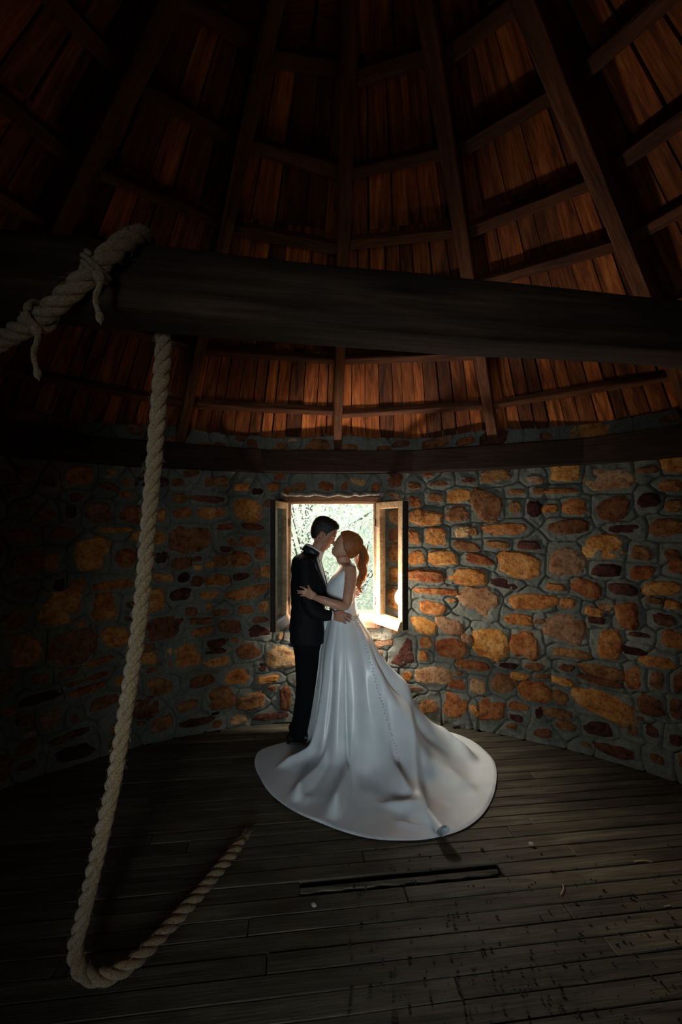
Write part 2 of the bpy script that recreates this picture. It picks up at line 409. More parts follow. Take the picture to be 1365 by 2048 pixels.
# ---- stones seen in the photograph: x, y, width, height (px), tilt, kind
ST = """831 1004 22 22 0 o;851 1035 60 30 5 o;872 995 36 14 10 b;915 1028 40 32 0 b;975 1011 56 56 0 b;1032 1015 22 24 0 b;1069 1018 26 30 0 d
829 1074 20 26 0 o;873 1074 40 36 0 o;927 1063 30 20 0 t;948 1062 14 18 0 b;1011 1058 82 22 -5 o;934 1092 50 18 3 b;996 1089 44 16 6 b;1059 1091 50 16 0 d
834 1116 30 28 0 o;886 1116 50 28 0 o;959 1118 62 18 6 o;1041 1131 84 46 4 o;853 1152 66 24 3 o;934 1154 74 28 3 o;1011 1168 60 16 8 d;876 1183 78 14 0 o
954 1203 76 56 4 t;867 1216 50 26 10 o;904 1201 14 8 0 o;1068 1203 88 30 2 o;1034 984 30 8 0 o;935 960 30 12 0 b;884 967 40 10 0 b;829 971 24 14 0 b;1078 982 22 14 0 b
1122 982 74 9 0 o;1099 1017 30 18 0 o;1149 1014 40 34 0 o;1226 1017 64 42 0 b;1301 1000 46 24 0 d;1349 1011 36 24 0 b;1138 1053 76 26 0 b;1253 1058 70 16 0 d
1335 1055 60 34 0 b;1209 1093 84 40 0 o;1135 1124 62 56 0 t;1214 1141 50 26 0 d;1284 1106 44 24 0 b;1284 1146 44 28 0 o;1347 1110 30 24 0 b;1355 1133 28 28 0 o
1114 1174 40 12 0 o;1175 1176 58 32 8 o;1247 1178 50 24 0 d;1323 1177 72 28 0 o;1137 1207 34 18 0 o;1310 1201 30 14 0 b;1347 1210 34 16 0 o
755 1267 56 26 0 w;768 1283 34 20 -20 t;755 1309 20 16 0 t;783 1259 30 16 0 t;808 1305 50 54 0 d;852 1286 24 20 0 o;847 1312 20 18 0 o;849 1252 46 30 8 o
902 1252 50 30 5 t;904 1297 56 40 -5 o;935 1277 20 18 0 t;983 1287 66 66 5 o;1038 1240 50 24 0 o;1050 1290 48 52 5 o;946 1331 60 20 0 o;1018 1331 38 12 0 d
1071 1333 40 14 0 b;869 1352 62 36 -5 t;815 1352 20 18 0 o;785 1350 14 16 0 o;914 1369 34 20 0 o;957 1372 30 28 0 t;1007 1368 44 40 25 b;1039 1352 32 14 0 o
831 1377 30 6 0 b;1071 1383 56 40 0 o;859 1412 34 34 0 b;912 1411 44 46 0 o;950 1420 16 22 -30 o;983 1418 48 42 0 o;1039 1412 36 18 8 o;1034 1435 24 14 0 d;1079 1425 14 20 0 d
1132 1256 72 54 0 t;1189 1224 34 18 10 o;1194 1241 36 12 0 d;1213 1214 30 14 0 b;1255 1231 40 50 0 o;1330 1240 42 24 0 d;1218 1290 52 52 0 o;1350 1279 44 34 0 o
1280 1269 40 10 0 d;1143 1306 64 18 0 b;1268 1302 50 14 0 d;1316 1324 64 22 0 o;1135 1335 28 14 0 b;1205 1344 84 26 0 b;1205 1363 84 14 0 b;1270 1357 36 42 0 o
1316 1361 30 30 0 b;1360 1363 20 40 0 b;1126 1362 40 16 5 o;1120 1394 32 24 30 b;1209 1410 104 50 8 o;1303 1411 50 34 0 b;1353 1417 26 34 0 b;1113 1426 60 18 0 b
1197 1459 54 24 0 d;1132 1452 40 16 0 b;1266 1461 20 20 0 b;1305 1463 26 20 0 d;1349 1480 30 24 0 b
360 965 30 18 0 b;418 963 16 20 0 b;442 963 26 20 0 b;482 974 34 14 0 o;547 974 24 16 0 o;575 981 16 14 0 o;360 996 30 18 0 b;416 998 60 14 0 b;322 1031 20 22 0 o
365 1026 32 20 0 o;423 1026 52 22 0 o;498 1021 52 48 0 o;381 1080 70 54 0 b;453 1054 34 12 0 o;507 1054 40 12 0 b;495 1082 66 20 0 o;322 1115 24 24 0 d;362 1127 40 24 0 b
421 1129 18 12 0 o;449 1122 36 24 0 b;484 1118 38 26 0 o;521 1108 26 20 0 o;533 1143 20 24 0 o;327 1155 40 14 0 o;367 1155 22 18 0 d;397 1162 24 22 0 b;437 1160 44 24 0 o
482 1153 26 16 0 d;514 1146 16 20 -40 b;362 1188 40 20 0 d;418 1190 36 14 0 o;496 1185 76 22 -8 o;310 1200 36 46 0 o;418 1213 14 12 0 o;442 1225 30 12 0 b;491 1219 28 14 0 o
528 1214 22 20 0 o;327 1256 66 40 0 b;404 1242 40 14 0 b;404 1263 40 16 0 o;460 1252 40 26 0 b;470 1280 14 10 0 o;521 1239 34 12 0 b;517 1263 42 20 0 d;296 1296 30 14 0 b
299 1317 30 26 0 o;369 1312 60 52 0 o;435 1287 38 18 0 d;435 1303 44 8 0 d;435 1324 46 18 -12 o;496 1303 46 28 0 b;564 1315 54 44 5 t;525 1334 18 16 0 d;404 1362 48 20 -8 b
475 1352 58 28 -3 o;535 1359 46 14 -4 o;320 1373 48 30 0 b;442 1397 52 38 0 b;503 1404 48 32 0 b;374 1411 36 22 0 b;325 1446 40 28 0 b;571 1397 24 40 0 b;392 1444 60 16 0 d
545 1432 60 14 0 d;561 1272 10 14 0 t;574 1274 14 16 0 w
28 981 24 14 0 b;100 962 26 20 0 b;255 964 22 16 0 b;93 1030 36 18 0 o;142 1023 24 24 0 d;198 1026 50 34 0 b;263 1028 44 34 0 o;42 1072 56 24 -4 o;127 1066 50 20 0 b
232 1060 64 10 0 o;55 1125 60 44 0 b;102 1123 26 36 0 o;183 1106 64 58 0 o;251 1117 40 40 0 o;157 1170 30 26 0 o;225 1170 74 18 -4 o;119 1170 22 22 0 d;53 1187 20 20 0 b
120 1215 78 60 0 o;210 1214 50 50 0 o;30 1240 50 36 0 b;51 1302 72 56 0 o;146 1296 84 62 0 b;231 1274 48 40 0 o;197 1323 60 12 -14 o;138 1345 40 14 -6 b;197 1351 40 12 -10 o
13 1370 36 34 0 b;83 1359 34 24 0 o;149 1366 40 8 -10 b;174 1378 60 16 -5 o;242 1362 24 20 0 o;85 1395 74 20 -5 d;19 1423 26 18 0 o;47 1442 36 22 0 b;102 1440 50 34 0 b
147 1436 14 16 0 b;208 1404 50 24 -8 b;138 1472 80 14 -10 b;51 1495 40 24 -8 b;238 1455 40 22 -6 b
791 1033 24 28 0 o;791 1070 26 26 0 o;791 1107 26 32 0 o;791 1150 26 26 0 o;791 1198 26 46 0 o;600 974 30 16 0 b;653 972 26 18 0 o;690 972 12 16 0 o;752 975 16 18 0 o
440 893 20 16 0 b;505 888 18 20 0 b;560 893 26 16 0 b;40 862 70 24 6 b;190 880 50 14 4 b;1340 838 44 16 -8 b;700 895 30 14 0 b;770 897 24 12 0 b"""
stones = []   # (s, z, a, b, tilt, kind, listed)
for item in ST.replace('\n', ';').split(';'):
    x, y, w, h, r_, k = item.split(); x, y, w, h, r_ = map(float, (x, y, w, h, r_))
    sL, zc = ray_wall(x - w/2, y); sR, _ = ray_wall(x + w/2, y); _, zT = ray_wall(x, y - h/2); _, zB = ray_wall(x, y + h/2)
    stones.append([(sL + sR)/2, (zT + zB)/2, (sR - sL)/2*1.03, (zT - zB)/2*1.03, -R2(r_), k])
S0, S1 = -3.02, 3.10
def q_of(st, S, Z, grow=0.0, n=3.0):
    ca, sa = math.cos(st[4]), math.sin(st[4])
    dx, dz = S - st[0], Z - st[1]
    u = (dx * ca + dz * sa) / (st[2] + grow); v = (-dx * sa + dz * ca) / (st[3] + grow)
    return (np.abs(u)**n + np.abs(v)**n)**(1/n)
rs = random.Random(3)
def fits(st, gap):
    s, z, a, b = st[:4]
    if z - b < 0.02 or z + b > WTOP - 0.03: return False
    if s + a > HS0 - 0.04 and s - a < HS1 + 0.04 and z + b > WZ0 - 0.03 and z - b < WZ1 + 0.06: return False
    th = np.linspace(0, 2*math.pi, 17)[:-1]
    ps = s + a * np.cos(th) * 1.05; pz = z + b * np.sin(th) * 1.05
    ps = np.append(ps, s); pz = np.append(pz, z)
    for o in stones:
        if abs(o[0]-s) > o[2]+a+0.06 or abs(o[1]-z) > o[3]+b+0.06: continue
        if (q_of(o, ps, pz, gap) < 1).any(): return False
        oth = np.linspace(0, 2*math.pi, 13)[:-1]
        if (q_of(st, o[0] + o[2]*np.cos(oth), o[1] + o[3]*np.sin(oth), gap) < 1).any(): return False
    return True
for a_lo, a_hi, tries in ((0.10, 0.17, 900), (0.06, 0.11, 1600), (0.035, 0.06, 1500)):
    for _ in range(tries):
        a = rs.uniform(a_lo, a_hi); b = a * rs.uniform(0.35, 0.8)
        st = [rs.uniform(S0 + 0.1, S1 - 0.1), rs.uniform(0.03, WTOP - 0.05), a, b, R2(rs.uniform(-8, 8)), rs.choice('oobbbdt')]
        if 2.13 < st[1] < 2.34: continue
        if fits(st, 0.016): stones.append(st)

# ---- mortar face of the round wall (fine where the camera sees it)
DS = 0.0075
ns = int((S1 - S0) / DS); nz = int(WTOP / DS)
sg = np.linspace(S0, S1, ns + 1); zg = np.linspace(0, WTOP, nz + 1)
# snap grid lines to the opening
def snap(g, v): g[np.argmin(np.abs(g - v))] = v
for v in (HS0, HS1): snap(sg, v)
for v in (WZ0, WZ1): snap(zg, v)
d1 = np.full((ns+1, nz+1), 9.0); d2 = np.full((ns+1, nz+1), 9.0)
for st in stones:
    ext = max(st[2], st[3]) + 0.16
    i0, i1 = np.searchsorted(sg, st[0]-ext), np.searchsorted(sg, st[0]+ext); j0, j1 = np.searchsorted(zg, st[1]-ext), np.searchsorted(zg, st[1]+ext)
    if i0 >= i1 or j0 >= j1: continue
    Sg, Zg = np.meshgrid(sg[i0:i1], zg[j0:j1], indexing='ij')
    ca, sa = math.cos(st[4]), math.sin(st[4])
    u = np.abs((Sg-st[0])*ca + (Zg-st[1])*sa) - st[2]*0.8; v = np.abs(-(Sg-st[0])*sa + (Zg-st[1])*ca) - st[3]*0.8
    d = np.hypot(np.maximum(u, 0), np.maximum(v, 0)) + np.minimum(np.maximum(u, v), 0)
    a1 = d1[i0:i1, j0:j1]; a2 = d2[i0:i1, j0:j1]
    nd1 = np.minimum(a1, d); nd2 = np.minimum(a2, np.maximum(a1, d))
    d1[i0:i1, j0:j1] = nd1; d2[i0:i1, j0:j1] = nd2
groove = np.exp(-((d2 - d1) / 0.0075)**2)
def smooth_noise(shape, cell, seed):
    r = np.random.default_rng(seed); n0 = int(shape[0]/cell) + 3; n1 = int(shape[1]/cell) + 3
    g = r.standard_normal((n0, n1)); x = np.arange(shape[0])/cell; y = np.arange(shape[1])/cell
    xi = x.astype(int); yi = y.astype(int); fx = x-xi; fy = y-yi; fx = fx*fx*(3-2*fx); fy = fy*fy*(3-2*fy)
    a = g[np.ix_(xi, yi)]*(1-fx)[:, None] + g[np.ix_(xi+1, yi)]*fx[:, None]; b = g[np.ix_(xi, yi+1)]*(1-fx)[:, None] + g[np.ix_(xi+1, yi+1)]*fx[:, None]
    return a*(1-fy) + b*fy
rough = 0.006*smooth_noise(d1.shape, 40, 1) + 0.0035*smooth_noise(d1.shape, 9, 2) + 0.0026*smooth_noise(d1.shape, 3, 3)
inward = rough - 0.030*groove + 0.004*np.exp(-(np.maximum(d1, 0)/0.012)**2)
inward_at = lambda s, z: inward[min(max(np.searchsorted(sg, s), 0), ns), min(max(np.searchsorted(zg, z), 0), nz)]
AL = sg / RW
rad = RW - inward
vx = RC.x + rad*np.sin(AL)[:, None]; vy = RC.y + rad*np.cos(AL)[:, None]; vz = np.broadcast_to(zg[None, :], vx.shape)
V = np.stack([vx, vy, vz], -1).reshape(-1, 3)
I, J = np.meshgrid(np.arange(ns), np.arange(nz), indexing='ij')
sc_ = (sg[:-1] + sg[1:])/2; zc_ = (zg[:-1] + zg[1:])/2
hole = ((sc_ > HS0) & (sc_ < HS1))[:, None] & ((zc_ > WZ0) & (zc_ < WZ1))[None, :]
idx = (I*(nz+1) + J)[~hole]
Fq = np.stack([idx, idx+1, idx+nz+2, idx+nz+1], -1)
me = bpy.data.meshes.new('wall_round')
nb = len(V)
# coarse rest of the drum (behind the camera), outer skin and the reveals of the two openings
ev, ef = [], []
def addq(*p):
    o = nb + len(ev); ev.extend([tuple(x) for x in p]); ef.append((o, o+1, o+2, o+3))
angs = list(np.linspace(S1/RW, 2*math.pi + S0/RW, 60)); angs += [2*math.pi + DA0, 2*math.pi + DA1]; angs.sort()
for a0, a1 in zip(angs[:-1], angs[1:]):
    am = (a0 + a1)/2 - 2*math.pi
    for zlo, zhi in ([(0, DZ0), (DZ1, WTOP)] if DA0 < am < DA1 else [(0, WTOP)]):
        addq(wpt(a0, zlo), wpt(a0, zhi), wpt(a1, zhi), wpt(a1, zlo))
RO = RW + WTH
wa0, wa1 = HS0/RW, HS1/RW
oang = sorted(list(np.linspace(-math.pi, math.pi, 97)) + [wa0, wa1, DA0, DA1])
for a0, a1 in zip(oang[:-1], oang[1:]):
    am = (a0+a1)/2
    if wa0 < am < wa1: zr = [(-4, WZ0), (WZ1, WTOP)]
    elif DA0 < am < DA1: zr = [(-4, DZ0), (DZ1, WTOP)]
    else: zr = [(-4, WTOP)]
    for z0, z1 in zr: addq(wpt(a1, z0, RO), wpt(a1, z1, RO), wpt(a0, z1, RO), wpt(a0, z0, RO))
for (a0, a1, z0, z1) in ((wa0, wa1, WZ0, WZ1), (DA0, DA1, DZ0, DZ1)):
    addq(wpt(a0, z0), wpt(a0, z1), wpt(a0, z1, RO), wpt(a0, z0, RO)); addq(wpt(a1, z0), wpt(a1, z1), wpt(a1, z1, RO), wpt(a1, z0, RO))
    addq(wpt(a0, z1), wpt(a1, z1), wpt(a1, z1, RO), wpt(a0, z1, RO)); addq(wpt(a0, z0), wpt(a1, z0), wpt(a1, z0, RO), wpt(a0, z0, RO))
allv = np.concatenate([V, np.array(ev)]); allf = np.concatenate([Fq, np.array(ef)])
me.vertices.add(len(allv)); me.vertices.foreach_set('co', allv.ravel().astype(np.float32))
me.loops.add(len(allf)*4); me.loops.foreach_set('vertex_index', allf.ravel().astype(np.int32))
me.polygons.add(len(allf)); me.polygons.foreach_set('loop_start', np.arange(0, len(allf)*4, 4, dtype=np.int32))
me.polygons.foreach_set('use_smooth', np.concatenate([np.ones(len(Fq), bool), np.zeros(len(ef), bool)]))
me.update(calc_edges=True); me.validate()
wall = link('wall_round', me, 'mortar'); tag(wall, kind='structure', label='round rubble stone wall with wide pale mortar joints')

KM = dict(o='stone_orange', b='stone_brown', d='stone_dark', t='stone_tan', w='stone_pale')
def stone_geo(st, r, tri=False):
    s, z, a, b, rot, k = st; N = 12
    ph = r.uniform(0, 6.28); amp = r.uniform(0.05, 0.13); proud = r.uniform(0.006, 0.020)
    tx, tz = r.uniform(-0.3, 0.3)*proud/max(a, .03), r.uniform(-0.3, 0.3)*proud/max(b, .03)
    base = inward_at(s, z)
    vs = []
    ca, sa = math.cos(rot), math.sin(rot)
    out = []
    for i in range(N):
        th = 2*math.pi*i/N + r.uniform(-0.1, 0.1)
        c, sn = math.cos(th), math.sin(th)
        q = (abs(c)**4.5 + abs(sn)**4.5)**(-1/4.5)
        q *= 1 + amp*math.sin(2*th + ph) + 0.5*amp*math.sin(3*th + 2*ph) + r.uniform(-0.11, 0.07)
        out.append((c*q, sn*q))
    if tri: out = [(-0.95, -0.72), (-0.66, -0.30), (-0.30, 0.25), (0.02, 0.75), (0.28, 1.0), (0.62, 0.85), (0.70, 0.40), (0.76, -0.10), (0.80, -0.62), (0.42, -0.80), (-0.10, -0.98), (-0.60, -0.92)][::1]
    for f, dep in ((1.14, -0.012), (0.97, 0.55), (0.74, 1.0)):
        for x, y in out:
            jx = r.uniform(-0.03, 0.03) if f < 1 else 0
            X, Zz = x*a*(f + jx), y*b*(f + jx)
            h = base + (dep if dep < 0 else proud*dep*r.uniform(0.65, 1.2) + (tx*X + tz*Zz)*0.6)
            S, Zw = s + X*ca - Zz*sa, z + X*sa + Zz*ca
            vs.append(wpt(S/RW, max(Zw, -0.01), RW - h))
    vs.append(wpt(s/RW, z, RW - base - proud*r.uniform(0.8, 1.2)))
    fs = []
    for ring in range(2):
        for i in range(N):
            j = (i+1) % N; p = ring*N
            fs.append((p+i, p+j, p+N+j, p+N+i))
    for i in range(N): fs.append((2*N+i, 2*N+(i+1) % N, 3*N))
    return vs, fs
def visible_wall(st): 
    x = RC.x + RW*math.sin(st[0]/RW); y = RC.y + RW*math.cos(st[0]/RW)
    return y > 0.5 and abs(x/y) < 0.78 and not (2.13 < st[1] < 2.33)
vis = [st for st in stones if visible_wall(st)]; vis.sort(key=lambda st: -st[2]*st[3])
rs = random.Random(11)
rest = Acc()
nst = 0
for st in stones:
    tri = abs(st[0] - ray_wall(808, 1305)[0]) < 0.005
    vs, fs = stone_geo(st, rs, tri)
    if visible_wall(st) and nst < 300:
        c = Vector((0, 0, 0))
        for v in vs: c += v
        c /= len(vs)
        mesh_obj('stone', [v - c for v in vs], fs, KM[st[5]], wall, False, loc=c); nst += 1
    else: rest.add((vs, fs))
for k in range(260):       # stones of the wall outside the picture
    s = rs.uniform(S1 + 0.15, 2*math.pi*RW + S0 - 0.15); z = rs.uniform(0.1, 2.05)
    if DA0 - 0.08 < s/RW - 2*math.pi < DA1 + 0.08 and z < DZ1 + 0.1: continue
    rest.add(stone_geo([s, z, rs.uniform(0.07, 0.16), rs.uniform(0.04, 0.09), 0, 'o'], rs))
ro = rest.obj('stone', 'stone_brown', wall, False); tag(ro, kind='stuff')

portal('window_portal', wpt((wa0+wa1)/2, (WZ0+WZ1)/2, RO + 0.02), (0, -1, 0), 0.9, 1.2)
da = (DA0+DA1)/2
rdo.location = wpt(da, (DZ0 + DZ1)/2, RO - 0.02); rdo.rotation_euler = Vector((-math.sin(da), -math.cos(da), 0)).to_track_quat('-Z', 'Z').to_euler()

# ---- floor
nseg = 96
fv = [(RC.x + (RW+0.3)*math.sin(2*math.pi*i/nseg), RC.y + (RW+0.3)*math.cos(2*math.pi*i/nseg), -0.032) for i in range(nseg)]
floor = mesh_obj('floor', fv + [(x, y, -0.2) for x, y, z in fv], [tuple(range(nseg))[::-1], tuple(range(nseg, 2*nseg))] + [(i, (i+1) % nseg, nseg+(i+1) % nseg, nseg+i) for i in range(nseg)], 'curb')
tag(floor, kind='structure', label='old weathered timber plank floor')
BA = R2(6.8); bu = Vector((math.cos(BA), math.sin(BA), 0)); bv = Vector((-math.sin(BA), math.cos(BA), 0))
PW = 0.0875; rf = random.Random(5)
c0 = Vector((RC.x, RC.y, 0))
slot_v = (G(850, 1768) - c0).dot(bv); slot_u0 = (G(600, 1775) - c0).dot(bu); slot_u1 = (G(1018, 1762) - c0).dot(bu)
nrow = int(2*RW/PW) + 2
off_v = (slot_v % PW) - PW/2
for i in range(nrow):
    vv = -RW + i*PW + off_v - ((-RW) % PW) 
    if abs(vv) > RW: continue
    half = math.sqrt(max(0.01, (RW + 0.02)**2 - vv*vv))
    cuts = [-half]
    u = -half + rf.uniform(0.6, 2.4)
    while u < half - 0.4: cuts.append(u); u += rf.uniform(1.6, 2.8)
    cuts.append(half)
    segs = list(zip(cuts[:-1], cuts[1:]))
    if abs(vv - slot_v) < PW*0.5:
        segs = [(-half, slot_u0), (slot_u1, half)]
    for u0, u1 in segs:
        g = rf.uniform(0.001, 0.004); zt = rf.uniform(-0.004, 0.0)
        me = box_data(u1-u0-0.003, PW - g, 0.03, 0.0035, 0.0012, segx=4)
        p = c0 + bu*((u0+u1)/2) + bv*vv + Vector((0, 0, zt - 0.015))
        q = Quaternion((0, 0, 1), BA) @ Quaternion((1, 0, 0), R2(rf.uniform(-0.9, 0.9)))
        me.name = 'plank'; link('plank', me, 'plank', floor, p, q)
# splintered edge left along the broken board
sp0 = c0 + bu*slot_u0 + bv*(slot_v + PW*0.36); sp1 = c0 + bu*(slot_u1 - 0.02) + bv*(slot_v + PW*0.42)
av = Acc()
npts = 26
for k in range(npts):
    f = k/(npts-1); p = sp0.lerp(sp1, f); wv = 0.010 + 0.006*math.sin(k*1.7) + rf.uniform(-0.003, 0.003)
    for dv, dz in ((0.012, -0.028), (0.012, 0.001), (-wv, -0.002), (-wv*1.6, -0.028)):
        q = p + bv*dv; av.v.append((q.x, q.y, dz))
for k in range(npts-1):
    for m in range(3): av.f.append((k*4+m, k*4+m+1, k*4+m+5, k*4+m+4))
av.obj('splintered_edge', 'plank', floor, False)

# ---- roof: rafters, purlins, boards
NR = 14; B0 = R2(-1.6); ZE = 2.48; SL = 0.5
ceil_h = lambda r: ZE + SL*(RW - r)
def rpt(b, r, dz=0.0): return Vector((RC.x + r*math.sin(b), RC.y + r*math.cos(b), ceil_h(r) + dz))
betas = [B0 + 2*math.pi*k/NR for k in range(NR + 1)]
cv, cf = [rpt(0, 0, 0.06)], []
for b in betas[:-1]: cv.append(rpt(b, RW + 0.62, 0.06))
for k in range(NR): cf.append((0, 1+k, 1+(k+1) % NR))
cv2 = len(cv); cv += [v + Vector((0, 0, 0.05)) for v in cv]
for k in range(NR): cf.append((cv2, cv2+1+(k+1) % NR, cv2+1+k))
ceiling = mesh_obj('ceiling', cv, cf, 'curb'); tag(ceiling, kind='structure', label='conical timber roof seen from below')
rr = random.Random(21)
for b in betas[:-1]:
    p0, p1 = rpt(b, RW + 0.10, -0.062), rpt(b, 0.10, -0.062)
    o = bar('rafter', p0, p1, rr.uniform(0.062, 0.082), 0.115, 'rafter', ceiling, bev=0.006, jit=0.004, segx=6)
RINGS = [2.62, 2.135, 1.70, 1.405, 1.08, 0.79, 0.5]
for k in range(NR):
    for r in RINGS:
        j0, j1 = rr.uniform(-0.02, 0.02), rr.uniform(-0.02, 0.02)
        p0, p1 = rpt(betas[k], r + j0, -0.028), rpt(betas[k+1], r + j1, -0.028)
        bm_ = (betas[k] + betas[k+1])/2
        up = Vector((math.sin(bm_)*SL, math.cos(bm_)*SL, 1)).normalized()
        bar('purlin', p0, p1, rr.uniform(0.05, 0.065), 0.052, 'rafter', ceiling, up=up, bev=0.005, jit=0.003, segx=3)
boards = []
TIERS = [(3.0, 2.135), (2.135, 1.405), (1.405, 0.79), (0.79, 0.14)]
for k in range(NR):
    ba, bb = betas[k], betas[k+1]
    bm_ = (ba + bb)/2; nrm = Vector((math.sin(bm_)*SL, math.cos(bm_)*SL, 1)).normalized()
    for r1, r0 in TIERS:
        w = 2*((r0+r1)/2)*math.sin((bb-ba)/2)
        n = max(2, round(w/0.098))
        us = np.cumsum([0] + [rr.uniform(0.75, 1.25) for _ in range(n)]); us = us/us[-1]
        for u0, u1 in zip(us[:-1], us[1:]):
            g = 0.004/w*rr.uniform(0.3, 1.6)
            dz = rr.uniform(-0.004, 0.006)
            j = rr.uniform(-0.02, 0.02)
            q = [rpt(ba, r).lerp(rpt(bb, r), u) for r, u in ((r1+0.02, u0+g), (r1+0.02, u1-g), (r0-0.03, u1-g), (r0-0.03, u0+g))]
            q = [p + nrm*(0.003 + dz) for p in q]
            c = sum(q, Vector())/4
            boards.append((c, q, nrm))
def proj(p):
    return (CX + F*p.x/p.y, HZ - F*(p.z - CH)/p.y) if p.y > 0.15 else (9999, 9999)
def barea(b):
    pts = [proj(p) for p in b[1]]
    c = proj(b[0])
    if not (-60 < c[0] < 1425 and -60 < c[1] < 2100): return 0
    return abs(sum(pts[i][0]*pts[(i+1) % 4][1] - pts[(i+1) % 4][0]*pts[i][1] for i in range(4)))/2
boards.sort(key=lambda b: -barea(b))
rest = Acc()
for i, (c, q, nrm) in enumerate(boards):
    x = ((q[2]+q[3]) - (q[0]+q[1])).normalized(); z = nrm; y = z.cross(x)
    if i < 298:
        Rm = Matrix((x, y, z)).transposed(); Ri = Rm.inverted()
        lv = [Ri @ (p - c) for p in q]
        lv = [Vector((p.x, p.y, p.z)) for p in lv] + [Vector((p.x, p.y, p.z + 0.02)) for p in lv]
        mesh_obj('board', lv, [(0, 1, 2, 3), (7, 6, 5, 4), (0, 4, 5, 1), (1, 5, 6, 2), (2, 6, 7, 3), (3, 7, 4, 0)], 'roof_board', ceiling, loc=c, quat=Rm.to_quaternion())
    else:
        rest.add((q + [p + nrm*0.02 for p in q], [(0, 1, 2, 3), (7, 6, 5, 4), (0, 4, 5, 1), (1, 5, 6, 2), (2, 6, 7, 3), (3, 7, 4, 0)]))
if rest.v: tag(rest.obj('board', 'roof_board', ceiling, False), kind='stuff')

# ---- timber curb ring on top of the wall
trim = empty('trim_1', (RC.x, RC.y, 2.14)); tag(trim, kind='structure', label='dark timber curb ring on top of the stone wall')
for k in range(NR):
    p0, p1 = [Vector((RC.x + (RW + 0.05)*math.sin(b), RC.y + (RW + 0.05)*math.cos(b), 2.24)) for b in (betas[k] + R2(12.8), betas[k+1] + R2(12.8))]
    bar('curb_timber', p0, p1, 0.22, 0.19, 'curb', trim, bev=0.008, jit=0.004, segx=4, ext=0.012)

# ---- window
def frame_boxes(specs):
    bm = bmesh.new()
    for (x0, x1, y0, y1, z0, z1) in specs:
        r = bmesh.ops.create_cube(bm, size=1); vs = r['verts']
        bmesh.ops.scale(bm, vec=(x1-x0, y1-y0, z1-z0), verts=vs)
        bmesh.ops.translate(bm, vec=((x0+x1)/2, (y0+y1)/2, (z0+z1)/2), verts=vs)
    bmesh.ops.bevel(bm, geom=list(bm.edges), offset=0.004, segments=1, affect='EDGES')
    me = bpy.data.meshes.new('frame'); bm.to_mesh(me); bm.free(); return me
FX0, FX1, FZ0, FZ1 = -0.447, 0.295, 0.868, 1.895
yf0, yf1 = 3.895, 4.00
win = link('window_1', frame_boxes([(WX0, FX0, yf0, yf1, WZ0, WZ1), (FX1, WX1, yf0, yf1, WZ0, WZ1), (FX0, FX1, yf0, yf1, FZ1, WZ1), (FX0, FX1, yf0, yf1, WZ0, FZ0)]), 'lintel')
tag(win, kind='structure', label='small wooden window with both casements swung open into the room')
link('stop_bead', frame_boxes([(FX0, FX0+0.014, yf0+0.05, yf0+0.075, FZ0, FZ1), (FX1-0.014, FX1, yf0+0.05, yf0+0.075, FZ0, FZ1), (FX0, FX1, yf0+0.05, yf0+0.075, FZ1-0.014, FZ1)]), 'frame', win)
link('sill', frame_boxes([(FX0 - 0.03, FX1 + 0.03, yf1 - 0.03, 4.46, WZ0 + 0.003, FZ0 + 0.004)]), 'frame', win)
def casement(hx, ang_out, sgn, th):
    """hinge x, angle past perpendicular, side (+1 right, -1 left), thickness"""
    d = Vector((sgn*math.sin(ang_out), -math.cos(ang_out), 0)); n = Vector((sgn*math.cos(ang_out), math.sin(ang_out), 0))
    # local x = d (hinge to free edge), local y = n (away from the opening side face), z up
    w, z0, z1, st, rt, rb = 0.385, 0.868, 1.893, 0.06, 0.055, 0.075
    me = frame_boxes([(0, st, 0, th, z0, z1), (w-st, w, 0, th, z0, z1), (st, w-st, 0.003, th-0.003, z1-rt, z1), (st, w-st, 0.003, th-0.003, z0, z0+rb)])
    Mx = Matrix(((d.x, n.x, 0, hx), (d.y, n.y, 0, 3.897), (0, 0, 1, 0), (0, 0, 0, 1)))
    if Mx.determinant() < 0: me.flip_normals()
    me.materials.append(M['frame']); me.materials.append(M['shade_wood'])      # bare weathered outside, shade painted as darker wood inside and on the closing edge
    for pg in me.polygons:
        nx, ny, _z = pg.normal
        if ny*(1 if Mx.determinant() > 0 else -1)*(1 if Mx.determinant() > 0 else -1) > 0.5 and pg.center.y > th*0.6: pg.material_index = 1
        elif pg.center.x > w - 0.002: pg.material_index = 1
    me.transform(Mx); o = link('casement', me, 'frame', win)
    p = frame_boxes([(st-0.006, w-st+0.006, th*0.5, th*0.5+0.004, z0+rb-0.006, z1-rt+0.006)]); p.transform(Mx); link('pane', p, 'glass', o)
    # weather bar: sloping drip wedge on the outdoor face of the bottom rail
    wb = [(0.012, 0, z0+0.075), (w-0.012, 0, z0+0.075), (w-0.012, -0.012, z0+0.068), (0.012, -0.012, z0+0.068), (0.012, -0.036, z0+0.012), (w-0.012, -0.036, z0+0.012), (w-0.012, -0.036, z0+0.002), (0.012, -0.036, z0+0.002), (0.012, 0, z0+0.002), (w-0.012, 0, z0+0.002)]
    wf = [(0, 1, 2, 3), (3, 2, 5, 4), (4, 5, 6, 7), (7, 6, 9, 8), (0, 3, 4, 7, 8), (1, 9, 6, 5, 2)]
    mesh_obj('weather_bar', [Mx @ Vector(v) for v in wb], wf, 'frame', o)
    for zz in (1.05, 1.72):
        h = Acc(); h.tube([Mx @ Vector((0.0, -0.004, zz-0.03)), Mx @ Vector((0.0, -0.004, zz+0.03))], [0.006, 0.006], n=8, sub=1); h.obj('hinge', 'iron', o)
    return o
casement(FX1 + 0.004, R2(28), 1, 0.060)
casement(FX0 - 0.004, R2(8.5), -1, 0.045)
